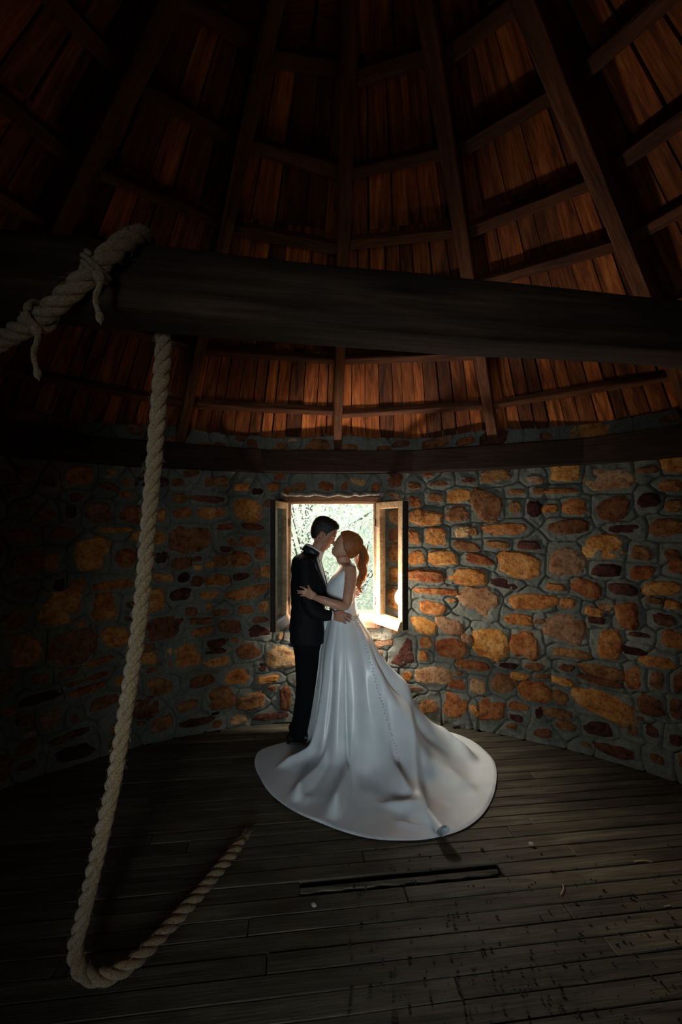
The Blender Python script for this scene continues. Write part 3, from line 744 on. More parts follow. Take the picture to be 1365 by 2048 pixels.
# rough plaster lip over the window head
pl = Acc(); r_ = random.Random(2)
pp = [(WX0 - 0.005 + (WX1 - WX0 + 0.02)*k/22, 3.925 - 0.02*r_.random(), 1.963 + r_.uniform(-0.008, 0.008)) for k in range(23)]
pl.tube(pp, [(r_.uniform(0.030, 0.042), r_.uniform(0.011, 0.02)) for _ in pp], side=(0, 1, 0), n=10, sub=2)
pl.obj('plaster_lip', 'stone_pale', wall)

# ================================================================== THINGS
# ---- the big tie beam
bd = Vector((math.cos(R2(10)), math.sin(R2(10)), 0)); bn = Vector((-bd.y, bd.x, 0))
bc = Vector((-0.56, 1.432, 2.432))
def circ_t(sgn):
    p = Vector((bc.x - RC.x, bc.y - RC.y)); d2_ = Vector((bd.x, bd.y)); B = p.dot(d2_); Cc = p.dot(p) - (RW - 0.0)**2
    return -B + sgn*math.sqrt(B*B - Cc)
# the beam rests on the curb: end posts carry its underside
t0, t1 = circ_t(-1) - 0.03, circ_t(1) + 0.03
NL, NA = 140, 28
av = Acc()
for i in range(NL + 1):
    u = t0 + (t1 - t0)*i/NL
    hh = 0.098 + 0.006*math.sin(u*1.1 + 1) + 0.012*vnoise(u*0.9, 3, 1); hw = 0.098 + 0.010*vnoise(u*0.8, 9, 4)
    cz = 0.008*vnoise(u*0.6, 1, 7); cy = 0.008*vnoise(u*0.6, 5, 2)
    for k in range(NA):
        th = 2*math.pi*k/NA; c, sn = math.cos(th), math.sin(th)
        q = (abs(c)**7 + abs(sn)**7)**(-1/7)
        e = 1 + 0.05*vnoise(u*2.2, c*2.2, sn*2.2 + 5) + 0.022*vnoise(u*3, c*9, sn*9)
        av.v.append((u, c*q*hw*e + cy, sn*q*hh*e + cz))
for i in range(NL):
    for k in range(NA):
        k2 = (k+1) % NA; av.f.append((i*NA+k, (i+1)*NA+k, (i+1)*NA+k2, i*NA+k2))
av.f.append(tuple(range(NA))); av.f.append(tuple(NL*NA + k for k in range(NA))[::-1])
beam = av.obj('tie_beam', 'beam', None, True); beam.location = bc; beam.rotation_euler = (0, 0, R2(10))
tag(beam, 'massive rough-hewn dark timber beam spanning the round room under the roof', 'beam')

# ---- rope
def on_beam(px, dn, dz):     # a point beside the beam at the photo column px
    k = (px - CX)/F
    # bc + bd*u + bn*dn ; X = kY
    o = bc + bn*dn; u = (k*o.y - o.x)/(bd.x - k*bd.y); p = o + bd*u; p.z = bc.z + dz; return p
rp = [Vector((-2.93, 1.80, 2.34)), Vector((-2.55, 1.78, 2.22)), P(-330, 765, 1.70), P(-120, 742, 1.50), P(0, 682, 1.38), P(90, 626, 1.29), P(170, 556, 1.24), P(228, 500, 1.25),
      on_beam(268, -0.122, 0.092), on_beam(288, -0.06, 0.132), on_beam(302, 0.07, 0.130), on_beam(312, 0.128, 0.085), on_beam(321, 0.142, -0.03), P(327, 690, 1.60),
      P(316, 830, 1.62), P(299, 1030, 1.65), P(281, 1225, 1.67), P(254, 1405, 1.69), P(229, 1555, 1.70), P(193, 1718, 1.705), P(164, 1840, 1.70), P(150, 1898, 1.70),
      G(163, 1942, 0.045), G(205, 1955, 0.033), G(262, 1928, 0.033), G(330, 1862, 0.033), G(400, 1785, 0.033), G(452, 1722, 0.033), G(491, 1672, 0.033)]
rope_path = catmull([tuple(p) for p in rp], 40)
seg = np.linalg.norm(np.diff(rope_path, axis=0), axis=1); cum = np.concatenate([[0], np.cumsum(seg)])
L = cum[-1]; nL = int(L/0.011)
u = np.linspace(0, L, nL); cl = np.stack([np.interp(u, cum, rope_path[:, i]) for i in range(3)], -1)
tan = np.gradient(cl, axis=0); tan /= np.linalg.norm(tan, axis=1)[:, None]
fr_a = np.zeros_like(cl); a = np.cross(tan[0], [0, 0, 1.0]); a /= np.linalg.norm(a)
for i in range(nL):
    a = a - tan[i]*a.dot(tan[i]); a /= np.linalg.norm(a); fr_a[i] = a
fr_b = np.cross(tan, fr_a)
rope = empty('rope', tuple(G(205, 1955, 0))); tag(rope, 'thick frayed three-strand hemp rope thrown over the beam and trailing on the floor', 'rope')
rt_ = random.Random(8)
for k in range(3):
    ph = u/0.165*2*math.pi + k*2*math.pi/3
    off = fr_a*np.cos(ph)[:, None] + fr_b*np.sin(ph)[:, None]
    taper = np.clip((L - u)/0.05, 0.55, 1)
    c = cl + off*(0.0143*taper)[:, None]
    rad_ = 0.0152*(1 + 0.10*np.array([vnoise(x*9, k*7.3) for x in u]))*taper
    v, f = tube([tuple(x) for x in c], list(rad_), n=9, sub=1)
    mesh_obj('strand', v, f, 'rope', rope, True)
fz = Acc()
for _ in range(900):
    i = rt_.randrange(60, nL - 2); th = rt_.uniform(0, 6.28)
    d = fr_a[i]*math.cos(th) + fr_b[i]*math.sin(th); p = cl[i] + d*0.025
    e = p + d*rt_.uniform(0.004, 0.016) + tan[i]*rt_.uniform(-0.03, 0.03)
    fz.tube([p, (p+e)/2 + d*0.004, e], [0.0009, 0.0007, 0.0003], n=3, sub=1, cap=False)
for _ in range(40):
    p = cl[-1] + np.array([rt_.uniform(-0.02, 0.02), rt_.uniform(-0.02, 0.02), rt_.uniform(-0.015, 0.02)])
    e = p + tan[-1]*rt_.uniform(0.02, 0.05) + np.array([rt_.uniform(-0.015, 0.015), 0, rt_.uniform(-0.008, 0.015)])
    fz.tube([p, e], [0.0016, 0.0006], n=4, sub=1, cap=False)
tag(fz.obj('loose_fibre', 'rope', rope), kind='stuff')
def tie(px, py, depth, drop_px):
    i = int(np.argmin([(proj(Vector(c))[0]-px)**2 + (proj(Vector(c))[1]-py)**2 for c in cl]))
    c = cl[i]; A = Acc(); ring = []
    for m in range(2):
        for k in range(13):
            th = 2*math.pi*k/12
            ring.append(c + (fr_a[i]*math.cos(th) + fr_b[i]*math.sin(th))*0.038 + tan[i]*(m*0.014 + k/12*0.014 - 0.014))
    A.tube(ring, [0.0075]*len(ring), n=7, sub=2)
    low = min(ring, key=lambda p: p[2]) + np.array([0.0, -0.015, 0])
    A.ball(low + np.array([0.004, -0.004, -0.006]), (0.015, 0.014, 0.017))
    ln = drop_px/F*c[1]
    pts = [low + np.array([0.006*math.sin(k*1.3), -0.003, -ln*k/6]) for k in range(7)]
    A.tube(pts, [0.0085, 0.0078, 0.0072, 0.0072, 0.0068, 0.0072, 0.006], n=8, sub=4)
    A.tube([p + np.array([0.004*math.sin(j*2.1), -0.005*math.cos(j*2.1), 0]) for j, p in enumerate(pts)], [0.0055]*7, n=6, sub=4)
    A.ball(pts[-1], (0.0105, 0.0105, 0.016)); A.tube([pts[-1], pts[-1] + np.array([0.004, 0, -0.02])], [0.006, 0.002], n=6, sub=1)
    A.obj('tie_cord', 'rope', rope)
tie(196, 540, 1.88, 84); tie(83, 640, 1.66, 90)

# ---- wedding dress skirt (polar sheet around the waist)
W = Vector((0.022, 3.565)); ZW = 0.985
hem_t = [(-180, .38), (-175, .50), (-167, .66), (-155, .71), (-137, .765), (-116, .88), (-98, .985), (-83, 1.115), (-69, 1.195), (-58, 1.225), (-50, 1.215), (-30, 1.15), (-15, 1.12), (0, 1.02), (8, .93), (16, .78), (26, .60), (40, .45), (60, .345), (90, .32), (120, .33), (140, .32), (160, .31), (170, .33), (180, .38)]
NPH, NS = 420, 150
phi = np.linspace(-180, 180, NPH, endpoint=False)
hr = np.interp(phi, [a for a, b in hem_t], [b for a, b in hem_t])
kern = np.hanning(15); kern /= kern.sum()
hr = np.convolve(np.concatenate([hr[-7:], hr, hr[:7]]), kern, 'valid')
PH = np.radians(phi)
def ell(hx, hy): return hx*hy/np.sqrt((hy*np.cos(PH))**2 + (hx*np.sin(PH))**2)
wr = ell(0.108, 0.138)
sv = np.linspace(0, 1, NS)**1.05
long_ = np.where(phi < -95, np.clip((hr - 0.36)/0.12, 0, 1), np.clip((hr - 0.35)/0.55, 0, 1))
Sg, _ = np.meshgrid(sv, PH); Lg = long_[:, None]
rho = wr[:, None] + (hr - wr)[:, None]*Sg
# height profile: quick fall on the train side, cone on the short side
zl = ZW*(0.88*(1-Sg)**2.15 + 0.12*(1-Sg)); zs = ZW*(1 - Sg**1.15)
brk = np.interp(phi, [-180, -160, -130, -100, -80, -60, -40, -20, 0, 20, 180], [.27, .275, .32, .39, .43, .47, .52, .60, .66, .5, .27])[:, None]
xb_ = (rho - wr[:, None])/(np.minimum(brk, hr[:, None]) - wr[:, None]); kq = np.interp(phi, [-180, -150, -100, 180], [10, 9, 6, 6])[:, None]
zc_ol = ZW*np.log1p(np.exp(kq*(1 - xb_)))/kq/ (np.log1p(np.exp(kq))/kq)
wtr = (np.clip((phi + 62)/34, 0, 1)*np.clip((24 - phi)/14, 0, 1))[:, None]      # stretched train side
zz = (zc_ol*(1-wtr) + zl*wtr)*Lg + zs*(1-Lg)
zz = zz*(1 - Sg**6) 
# hips: fullness just under the waist
rho = rho + 0.035*np.exp(-((Sg - 0.08)/0.06)**2)*(1 - 0.3*Lg)
def sst(a, b, x):
    t_ = np.clip((x-a)/(b-a), 0, 1); return t_*t_*(3-2*t_)
folds = [(-172, 8, .018), (-150, 6, -.028), (-130, 9, .030), (-110, 4, -.030), (-99, 7, .034), (-88, 2.0, -.034), (-74, 9, .022), (-55, 5, -.026), (-40, 4.5, .032), (-27, 4, -.030), (-13, 6, .026), (5, 6, -.018),
         (30, 8, .02), (52, 8, -.02), (75, 9, .02), (100, 9, -.02), (125, 9, .02), (150, 8, -.015)]
fold = np.zeros_like(rho)
for p0, wd, am in folds:
    drift = 5*np.sin(p0*0.7)*Sg        # folds wander a little as they fall
    dphi = (phi[:, None] - p0 - drift + 180) % 360 - 180
    fold += am*np.exp(-(dphi/wd)**2)
env = sst(0.0, 0.25, Sg)*(1 - 0.75*sst(0.45, 0.9, Sg)) + 0.12*(1 - sst(0, 0.1, Sg))
dz = np.gradient(zz, axis=1); dr = np.gradient(rho, axis=1)
nn = np.hypot(dz, dr) + 1e-9; nr, nz_ = -dz/nn, dr/nn
rho = rho + fold*env*nr; zz = zz + fold*env*nz_
X = W.x + rho*np.cos(PH)[:, None]; Yv = W.y + rho*np.sin(PH)[:, None]
def ridge(pts, h, wl, wr_=None, z=0.05, t_in=0.25):
    """a ridge of cloth lying along a polyline given in photo pixels on the floor; wl left width, wr_ right width"""
    global zz
    wr_ = wr_ or wl
    q = np.array([tuple(G(x, y, z))[:2] for x, y in pts]); q = catmull(np.c_[q, np.zeros(len(q))], 6)[:, :2]
    best = np.full(X.shape, 9.0); side = np.zeros(X.shape); tt = np.zeros(X.shape)
    for i in range(len(q)-1):
        a, b = q[i], q[i+1]; d = b-a; l2 = (d*d).sum() + 1e-12
        t_ = np.clip(((X-a[0])*d[0] + (Yv-a[1])*d[1])/l2, 0, 1)
        ex, ey = X-a[0]-t_*d[0], Yv-a[1]-t_*d[1]; ds = np.hypot(ex, ey); m = ds < best
        best = np.where(m, ds, best); side = np.where(m, np.sign(d[0]*ey - d[1]*ex), side); tt = np.where(m, (i+t_)/(len(q)-1), tt)
    wdt = np.where(side > 0, wl, wr_)
    e = sst(0, t_in, tt)*sst(0, t_in, 1-tt) if t_in else 1
    zz = zz + h*np.exp(-(best/wdt)**2)*e*(1 - 0.92*sst(0.80, 0.97, Sg))
ridge([(742, 1330), (800, 1440), (826, 1520), (838, 1580), (872, 1650), (893, 1676)], 0.085, 0.028, 0.12, t_in=0.22)
ridge([(704, 1500), (694, 1560), (662, 1630), (648, 1650)], 0.105, 0.030, 0.055, t_in=0.35)
ridge([(690, 1462), (640, 1530), (596, 1580), (560, 1612)], 0.095, 0.032, 0.060, t_in=0.35)
ridge([(655, 1490), (600, 1512), (535, 1528)], 0.060, 0.035, 0.055, t_in=0.35)
ridge([(757, 1490), (775, 1530), (800, 1570), (828, 1600)], 0.110, 0.034, 0.050, t_in=0.40)
ridge([(735, 1480), (730, 1530), (742, 1575)], -0.050, 0.040, t_in=0.4)
ridge([(850, 1474), (905, 1494), (980, 1516)], 0.055, 0.030, 0.060, t_in=0.4)
ridge([(826, 1404), (862, 1428), (905, 1452)], 0.035, 0.050, t_in=0.4)
ridge([(625, 1570), (606, 1600), (600, 1622)], 0.040, 0.030, t_in=0.4)
ridge([(745, 1590), (800, 1606), (846, 1612)], 0.040, 0.018, 0.030, t_in=0.4)
ridge([(775, 1622), (820, 1640), (866, 1646)], 0.036, 0.016, 0.030, t_in=0.4)
ridge([(880, 1530), (930, 1560), (980, 1570)], 0.022, 0.030, 0.050, t_in=0.4)
ridge([(875, 1590), (920, 1600), (955, 1622)], 0.020, 0.025, 0.050, t_in=0.4)
nz1 = np.array([[vnoise(X[i, j]*9, Yv[i, j]*9, 2.0) for j in range(0, NS)] for i in range(0, NPH)])
zz = zz + 0.010*nz1*sst(0.3, 0.6, Sg)
zz = np.where(zz < 0.02, 0.008 + 0.012*np.exp(np.minimum((zz - 0.02)/0.012, 0)), zz)
zz = zz*(1 - 0.9*sst(0.985, 1.0, Sg)) + 0.004*sst(0.985, 1.0, Sg)
SK = np.stack([X, Yv, zz], -1)
skv = SK.reshape(-1, 3)
skf = [(i*NS + j, ((i+1) % NPH)*NS + j, ((i+1) % NPH)*NS + j+1, i*NS + j+1) for i in range(NPH) for j in range(NS-1)]

bride = empty('person', (0.022, 3.565, 0.0))
tag(bride, 'person in a white satin wedding gown with long train and wavy red ponytail', 'person')
skA = Acc(); skA.v = [tuple(v) for v in skv]; skA.f = skf
# rolled corner of the hem, a scroll lying on the floor
ra, rb_ = G(846, 1612, 0.03), G(889, 1676, 0.03)
ax = (rb_ - ra).normalized(); sd_ = Vector((ax.y, -ax.x, 0))
nsp, nal = 44, 14; o0 = len(skA.v)
for i in range(nal):
    f_ = i/(nal-1); c_ = ra.lerp(rb_, f_); gr = 0.25 + 0.75*f_
    for k in range(nsp):
        th = 2*math.pi*1.9*k/(nsp-1); r_ = (0.038 - 0.028*k/(nsp-1))*gr
        p = c_ + sd_*(r_*math.sin(th)*1.25) + Vector((0, 0, 0.006 + 0.036*gr - r_*math.cos(th)*0.9 - 0.002))
        skA.v.append(tuple(p))
for i in range(nal-1):
    for k in range(nsp-1):
        a = o0 + i*nsp + k; skA.f.append((a, a+1, a+nsp+1, a+nsp))
skirt = skA.obj('skirt', 'satin', bride)
# covered buttons down the back seam
pr = np.stack([CX + F*SK[..., 0]/SK[..., 1], HZ - F*(SK[..., 2]-CH)/SK[..., 1]], -1)
front = (SK[..., 1] < 3.62)
bp = catmull([(717, 1240, 0), (724, 1268, 0), (738, 1312, 0), (757, 1380, 0), (775, 1440, 0), (790, 1490, 0), (801, 1532, 0)], 8)
dd = np.linalg.norm(np.diff(bp, axis=0), axis=1); cc = np.concatenate([[0], np.cumsum(dd)])
bme = None
for tq in np.linspace(0, cc[-1], 46):
    x = np.interp(tq, cc, bp[:, 0]); y = np.interp(tq, cc, bp[:, 1])
    e = np.hypot(pr[..., 0]-x, pr[..., 1]-y) + np.where(front, 0, 99); i, j = np.unravel_index(np.argmin(e + 0.5*SK[..., 1]), e.shape)
    if bme is None:
        A = Acc(); A.ball((0, 0, 0), 0.0062, 8, 5); o = A.obj('button', 'button', skirt); bme = o.data
        o.location = SK[i, j]; o.matrix_parent_inverse = Matrix()
    else: link('button', bme, None, skirt, Vector(SK[i, j]))

# ---- people
HZT = [.122, .115, .10, .08, .05, .02, .0, -.025, -.05, -.07, -.09, -.105, -.115, -.119]
HXF = [.000, .034, .060, .077, .089, .093, .087, .085, .083, .081, .079, .070, .052, .03]
HXB = [-.02, -.055, -.084, -.099, -.107, -.107, -.104, -.096, -.080, -.058, -.032, -.008, .012, .02]
HWD = [.010, .038, .056, .067, .075, .0765, .0755, .072, .066, .059, .049, .037, .022, .006]
def head_verts(n_z=64, n_t=72, fem=0.0):
    zs = np.linspace(.122, -.119, n_z); V = []
    xf = np.interp(zs, HZT[::-1], HXF[::-1]); xb = np.interp(zs, HZT[::-1], HXB[::-1]); wd = np.interp(zs, HZT[::-1], HWD[::-1])*(1 - 0.05*fem)
    nose = np.interp(zs, [-.048, -.042, -.036, -.03, -.015, 0, .012, .022], [0, .010, .024, .026, .017, .009, .004, 0])
    for z, f, b, w, no in zip(zs, xf, xb, wd, nose):
        row = []
        for k in range(n_t):
            th = 2*math.pi*k/n_t; c, s = math.cos(th), math.sin(th)
            q = (abs(c)**2.35 + abs(s)**2.35)**(-1/2.35)
            xc = b*0.55 + f*0.45 if c < 0 else b*0.55 + f*0.45
            x = xc + (f - xc if c > 0 else xc - b)*c*q; y = w*s*q
            if c > 0:
                x += no*math.exp(-(y/(0.0105 + 0.006*max(0, min(1, (0.0 - z)/0.03))))**2)
                ay = abs(y)
                x -= 0.011*math.exp(-((ay-.032)/.015)**2 - ((z-.002)/.011)**2)
                x += 0.008*math.exp(-((ay-.031)/.010)**2 - ((z+.001)/.008)**2)
                x += 0.0045*math.exp(-((ay-.028)/.02)**2 - ((z-.021)/.007)**2)
                x += 0.0065*math.exp(-(y/.021)**2 - ((z+.063)/.0045)**2) + 0.0065*math.exp(-(y/.018)**2 - ((z+.0755)/.005)**2)
                x -= 0.004*math.exp(-(y/.022)**2 - ((z+.069)/.0025)**2)
                x += 0.006*math.exp(-(y/.02)**2 - ((z+.098)/.010)**2) - 0.003*math.exp(-(y/.02)**2 - ((z+.085)/.005)**2)
            row.append((x, y, z))
        V.append(row)
    return np.array(V)
def sheet_faces(nz, nt, mask=None):
    f = []
    for i in range(nz-1):
        for k in range(nt):
            k2 = (k+1) % nt
            if mask is None or (mask[i, k] and mask[i, k2] and mask[i+1, k] and mask[i+1, k2]): f.append((i*nt+k, i*nt+k2, (i+1)*nt+k2, (i+1)*nt+k))
    return f
class Frame:
    def __init__(s, c, fwd, up, roll=0.0, scale=1.0):
        f = Vector(fwd).normalized(); u = Vector(up); u = (u - f*u.dot(f)).normalized(); l = u.cross(f)
        if roll:
            q = Quaternion(f, roll); u = q @ u; l = q @ l
        s.c, s.f, s.l, s.u, s.k = Vector(c), f, l, u, scale
        s.M = Matrix((f, l, u)).transposed()
    def __call__(s, p): return s.c + s.M @ (Vector(p)*s.k)
def add_head(A, fr, fem=0.0):
    H = head_verts(fem=fem); nz, nt, _ = H.shape
    vs = [fr(p) for p in H.reshape(-1, 3)]; fs = sheet_faces(nz, nt)
    fs.append(tuple(range(nt))[::-1]); fs.append(tuple((nz-1)*nt + k for k in range(nt)))
    A.add((vs, fs))
    for sg_ in (-1, 1):      # ears
        pts = []
        for k in range(13):
            th = math.pi*(-0.55 + 1.5*k/12)
            pts.append(fr((-0.012 - 0.016*math.sin(th)*0.9 + 0.006, sg_*(0.078 + 0.006*math.sin(math.pi*k/12)), -0.004 + 0.028*math.cos(th) )))
        A.tube(pts, [0.0045]*13, n=8, sub=2)
        A.ball(fr((-0.014, sg_*0.075, -0.004)), (0.014*fr.k, 0.006*fr.k, 0.024*fr.k), rot=fr.M)
        A.ball(fr((-0.004, sg_*0.074, -0.028)), (0.008*fr.k, 0.005*fr.k, 0.009*fr.k), rot=fr.M)
    return H
def hair_cap(name, fr, H, mask_fn, thick_fn, mat, parent, amp, freq):
    nz, nt, _ = H.shape; c0 = np.array([-0.01, 0, 0.01])
    mask = np.zeros((nz, nt), bool); O = np.zeros_like(H); Iv = np.zeros_like(H)
    for i in range(nz):
        for k in range(nt):
            p = H[i, k]; m = mask_fn(p); mask[i, k] = m > 0
            d = p - c0; d = d/np.linalg.norm(d)
            th = thick_fn(p)*min(1.0, max(0.1, m)) + amp*vnoise(p[0]*freq, p[1]*freq, p[2]*freq*0.6)
            O[i, k] = p + d*max(th, 0.001); Iv[i, k] = p - d*0.004
    n = nz*nt
    vs = [fr(p) for p in O.reshape(-1, 3)]; fs = sheet_faces(nz, nt, mask)
    vs.append(fr(O[0].mean(axis=0) + np.array([0, 0, 0.001]))); fs += [(n, k, (k+1) % nt) for k in range(nt)]
    A = Acc(); A.v = [tuple(v) for v in vs]; A.f = fs
    o = A.obj(name, mat, parent)
    bm = bmesh.new(); bm.from_mesh(o.data); bmesh.ops.delete(bm, geom=[v for v in bm.verts if not v.link_faces], context='VERTS'); bm.to_mesh(o.data); bm.free()
    m = o.modifiers.new('thickness', 'SOLIDIFY'); m.thickness = 0.006; m.offset = -1
    return o
def finger(A, pts, r0, r1):
    n = len(pts); A.tube(pts, [r0 + (r1-r0)*k/(n-1) for k in range(n)], n=10, sub=3)
def loft(rings, Y, n=32, p=2.4, sub=4):
    """horizontal rings (px x, px y, half depth, half width) at depth Y -> verts grid"""
    pts = []
    for x, y, hx, hy in rings:
        c = P(x, y, Y); pts.append((c.x, c.z, hx, hy))
    q = catmull(pts, sub); V = []
    for x, z, hx, hy in q:
        for k in range(n):
            th = 2*math.pi*k/n; c, s = math.cos(th), math.sin(th); e = (abs(c)**p + abs(s)**p)**(-1/p)
            V.append((x + hx*c*e, Y + hy*s*e, z))
    return V, len(q), n
def loft_closed(*a, **k):
    V, m, n = loft(*a, **k); f = sheet_faces(m, n)
    f.append(tuple(range(n))[::-1]); f.append(tuple((m-1)*n + i for i in range(n))); return V, f

# ================= groom
GY = 3.62
groom = empty('person', (-0.30, GY, 0.0))
tag(groom, 'person in a black suit with short dark hair leaning in for a kiss', 'person')
gh = Frame(P(648.5, 1068, GY - 0.005), (math.cos(R2(-27)), -0.10, math.sin(R2(-27))), (0.45, 0.0, 0.89), roll=R2(5), scale=1.0)
body = Acc(); Hg = add_head(body, gh)
body.tube([P(643, 1086, GY), P(634, 1103, GY), P(624, 1118, GY)], [(0.060, 0.058), (0.060, 0.058), (0.075, 0.08)], side=(0, 1, 0), n=18)
# throat / jaw filling
body.tube([gh((0.022, 0, -0.080)), P(637, 1100, GY), P(630, 1114, GY)], [(0.030, 0.030), (0.040, 0.042), (0.05, 0.055)], side=(0, 1, 0), n=16)
body.add(loft_closed([(622, 1112, .06, .09), (616, 1124, .09, .16), (615, 1150, .10, .17), (617, 1200, .10, .15), (617, 1262, .10, .15)], GY))
# right arm (towards the camera) reaching to the bride's hip
ga = [P(612, 1128, GY - 0.185), P(614, 1165, GY - 0.215), P(620, 1212, GY - 0.235), P(642, 1229, GY - 0.24), P(668, 1230.5, GY - 0.225)]
body.tube(ga, [0.045, 0.042, 0.038, 0.034, 0.026], n=14)
hy = 3.408
body.tube([P(666, 1230.5, hy - .01), P(674, 1232, hy), P(686, 1236, hy + .004)], [(0.024, 0.020), (0.037, 0.017), (0.034, 0.012)], side=(0.1, 0, 1), n=16)
finger(body, [P(683, 1228.5, hy), P(691, 1228.5, hy - .006), P(698, 1230, hy + .002), P(703, 1232.5, hy + .016)], .0088, .0066)
finger(body, [P(684, 1233, hy), P(692, 1234.5, hy - .008), P(699, 1236.5, hy), P(703, 1239, hy + .014)], .0092, .0068)
finger(body, [P(683.5, 1237.5, hy), P(690.5, 1240, hy - .006), P(697, 1242, hy + .002), P(700.5, 1244, hy + .014)], .0088, .0064)
finger(body, [P(681, 1241, hy), P(686.5, 1244, hy - .004), P(691, 1246.5, hy + .004), P(694, 1248, hy + .012)], .0078, .0056)
finger(body, [P(670, 1226, hy - .004), P(677, 1223.5, hy - .012), P(684, 1223.5, hy - .008), P(688.5, 1225, hy)], .0105, .0074)
# far arm round the bride's back
gfa = [P(614, 1128, GY + 0.185), P(630, 1168, GY + 0.235), P(655, 1196, GY + 0.22), P(690, 1192, GY + 0.13), P(708, 1188, GY + 0.06)]
body.tube(gfa, [0.045, 0.042, 0.037, 0.032, 0.024], n=14)
for k in range(4): finger(body, [P(706, 1183 + 4*k, GY + .07), P(713, 1182 + 4.4*k, GY + .035), P(717, 1182.5 + 4.6*k, GY + .0)], .0085, .0065)
finger(body, [P(704, 1180, GY + .08), P(711, 1174, GY + .05), P(715, 1170, GY + .03)], .009, .007)
gb = body.remesh('body', 'skin_groom', groom, voxel=0.0036, smooth=2)
# ring
A = Acc(); c_ = P(690.5, 1240, hy - .006); ring = [c_ + Vector((0.002*math.sin(2*math.pi*k/16), 0.0098*math.cos(2*math.pi*k/16), 0.0098*math.sin(2*math.pi*k/16))) for k in range(17)]
A.tube(ring, [0.0016]*17, n=6, sub=1); tag(A.obj('ring', 'gold', groom), label='gold wedding ring')
# hair
def gm(p):
    x, y, z = p
    line = np.interp(x, [-.11, -.06, -.03, -.018, .012, .025, .05, .08, .11], [-.075, -.062, -.045, .02, .022, -.005, .062, .082, .086])
    return min(1.0, (z - line)/0.012 + 0.25)
def gt(p):
    x, y, z = p
    return np.interp(z, [-.07, 0, .05, .09, .122], [.002, .005, .008, .011, .011]) + 0.010*max(0, (x-.02)/.07)*max(0, (z-.06)/.05) 
hair_cap('hair', gh, Hg, gm, gt, 'hair_dark', groom, 0.0035, 75)
# jacket
JR = [(623, 1099, .050, .070), (620, 1106, .070, .100), (614, 1113, .098, .165), (613, 1124, .112, .215), (615, 1145, .124, .228), (618, 1172, .138, .222), (618.5, 1200, .138, .205), (616, 1228, .134, .200), (615, 1255, .140, .208), (617, 1280, .136, .212)]
jk = Acc(); jk.add(loft_closed(JR, GY, p=2.6))
for pth, sg_ in ((ga, 1), (gfa, -1)):
    jk.tube([P(611, 1124, GY - sg_*0.165)] + pth[1:4] + [pth[3].lerp(pth[4], 0.80)], [0.070, 0.062, 0.057, 0.049, 0.040], n=16)
jacket = jk.remesh('jacket', 'suit', groom, voxel=0.007, smooth=5)
nvj = len(jacket.data.vertices); jc = np.empty(nvj*3, np.float32); jn = np.empty(nvj*3, np.float32)      # soft drag folds
jacket.data.vertices.foreach_get('co', jc); jacket.data.vertices.foreach_get('normal', jn); jc = jc.reshape(-1, 3); jn = jn.reshape(-1, 3)
jd = np.array([0.005*vnoise(c[0]*14 + c[2]*9, c[1]*7, c[2]*16) + 0.003*vnoise(c[0]*30, c[1]*12, c[2]*22 + 4) for c in jc.tolist()])
jacket.data.vertices.foreach_set('co', (jc + jn*jd[:, None]).astype(np.float32).ravel()); jacket.data.update()
def torso_edge(py, frac, rings=JR, push=0.004):
    """point on the jacket surface: frac = angle in degrees from the chest front towards the camera side"""
    q = np.array(rings); x = np.interp(py, q[:, 1], q[:, 0]); hx = np.interp(py, q[:, 1], q[:, 2]); hw = np.interp(py, q[:, 1], q[:, 3])
    th = R2(-frac); c, s = math.cos(th), math.sin(th); e = (abs(c)**2.6 + abs(s)**2.6)**(-1/2.6)
    p = P(x, py, GY); return Vector((p.x + (hx+push)*c*e, GY + (hw+push)*s*e, p.z))
for sg_ in (1, -1):       # lapels
    A = Acc(); rows = 14
    for k in range(rows):
        f_ = k/(rows-1); py = 1108 + f_*92
        inner = 6 + 26*(1-f_)**1.2; wdt = 30*math.sin(math.pi*min(1, 0.25 + f_*0.75))**0.8*(1 - 0.55*f_)
        for m in range(4):
            A.v.append(tuple(torso_edge(py, sg_*(inner + wdt*m/3), push=0.007 + 0.006*(m == 2) - 0.004*(m == 3))))
    for k in range(rows-1):
        for m in range(3): A.f.append((k*4+m, k*4+m+1, (k+1)*4+m+1, (k+1)*4+m))
    o = A.obj('lapel', 'lapel', jacket); md = o.modifiers.new('t', 'SOLIDIFY'); md.thickness = 0.005
def band(ctr, nrm, rx, ry, h, flare, fwd, gap=0.0, n=40):
    """collar band around a neck"""
    nrm = Vector(nrm).normalized(); f = Vector(fwd); f = (f - nrm*f.dot(nrm)).normalized(); l = nrm.cross(f); V, Fc = [], []
    ths = np.linspace(gap, 2*math.pi - gap, n)
    for th in ths:
        for hh, fl in ((0, flare), (h*0.6, 0.0), (h, -0.003)):
            dip = 0.35*h*max(0, math.cos(th))
            V.append(Vector(ctr) + f*((rx + fl)*math.cos(th)) + l*((ry + fl)*math.sin(th)) + nrm*(hh*(1 - 0.0) - (dip if hh > 0 else dip*1.6)))
    for i in range(n-1):
        for m in range(2): Fc.append((i*3+m, i*3+m+1, i*3+m+4, i*3+m+3))
    return V, Fc
A = Acc(); A.add(band(P(627, 1106, GY), (0.36, 0, 0.93), 0.078, 0.074, 0.052, 0.004, (1, 0, 0), gap=0.12))
o = A.obj('shirt', 'shirt', groom); md = o.modifiers.new('t', 'SOLIDIFY'); md.thickness = 0.004
A = Acc(); A.add(band(P(624, 1108, GY), (0.40, 0, 0.92), 0.079, 0.082, 0.050, 0.006, (1, 0, 0), gap=0.75))
o = A.obj('jacket_collar', 'lapel', jacket); md = o.modifiers.new('t', 'SOLIDIFY'); md.thickness = 0.006
A = Acc()    # shirt front between the lapels
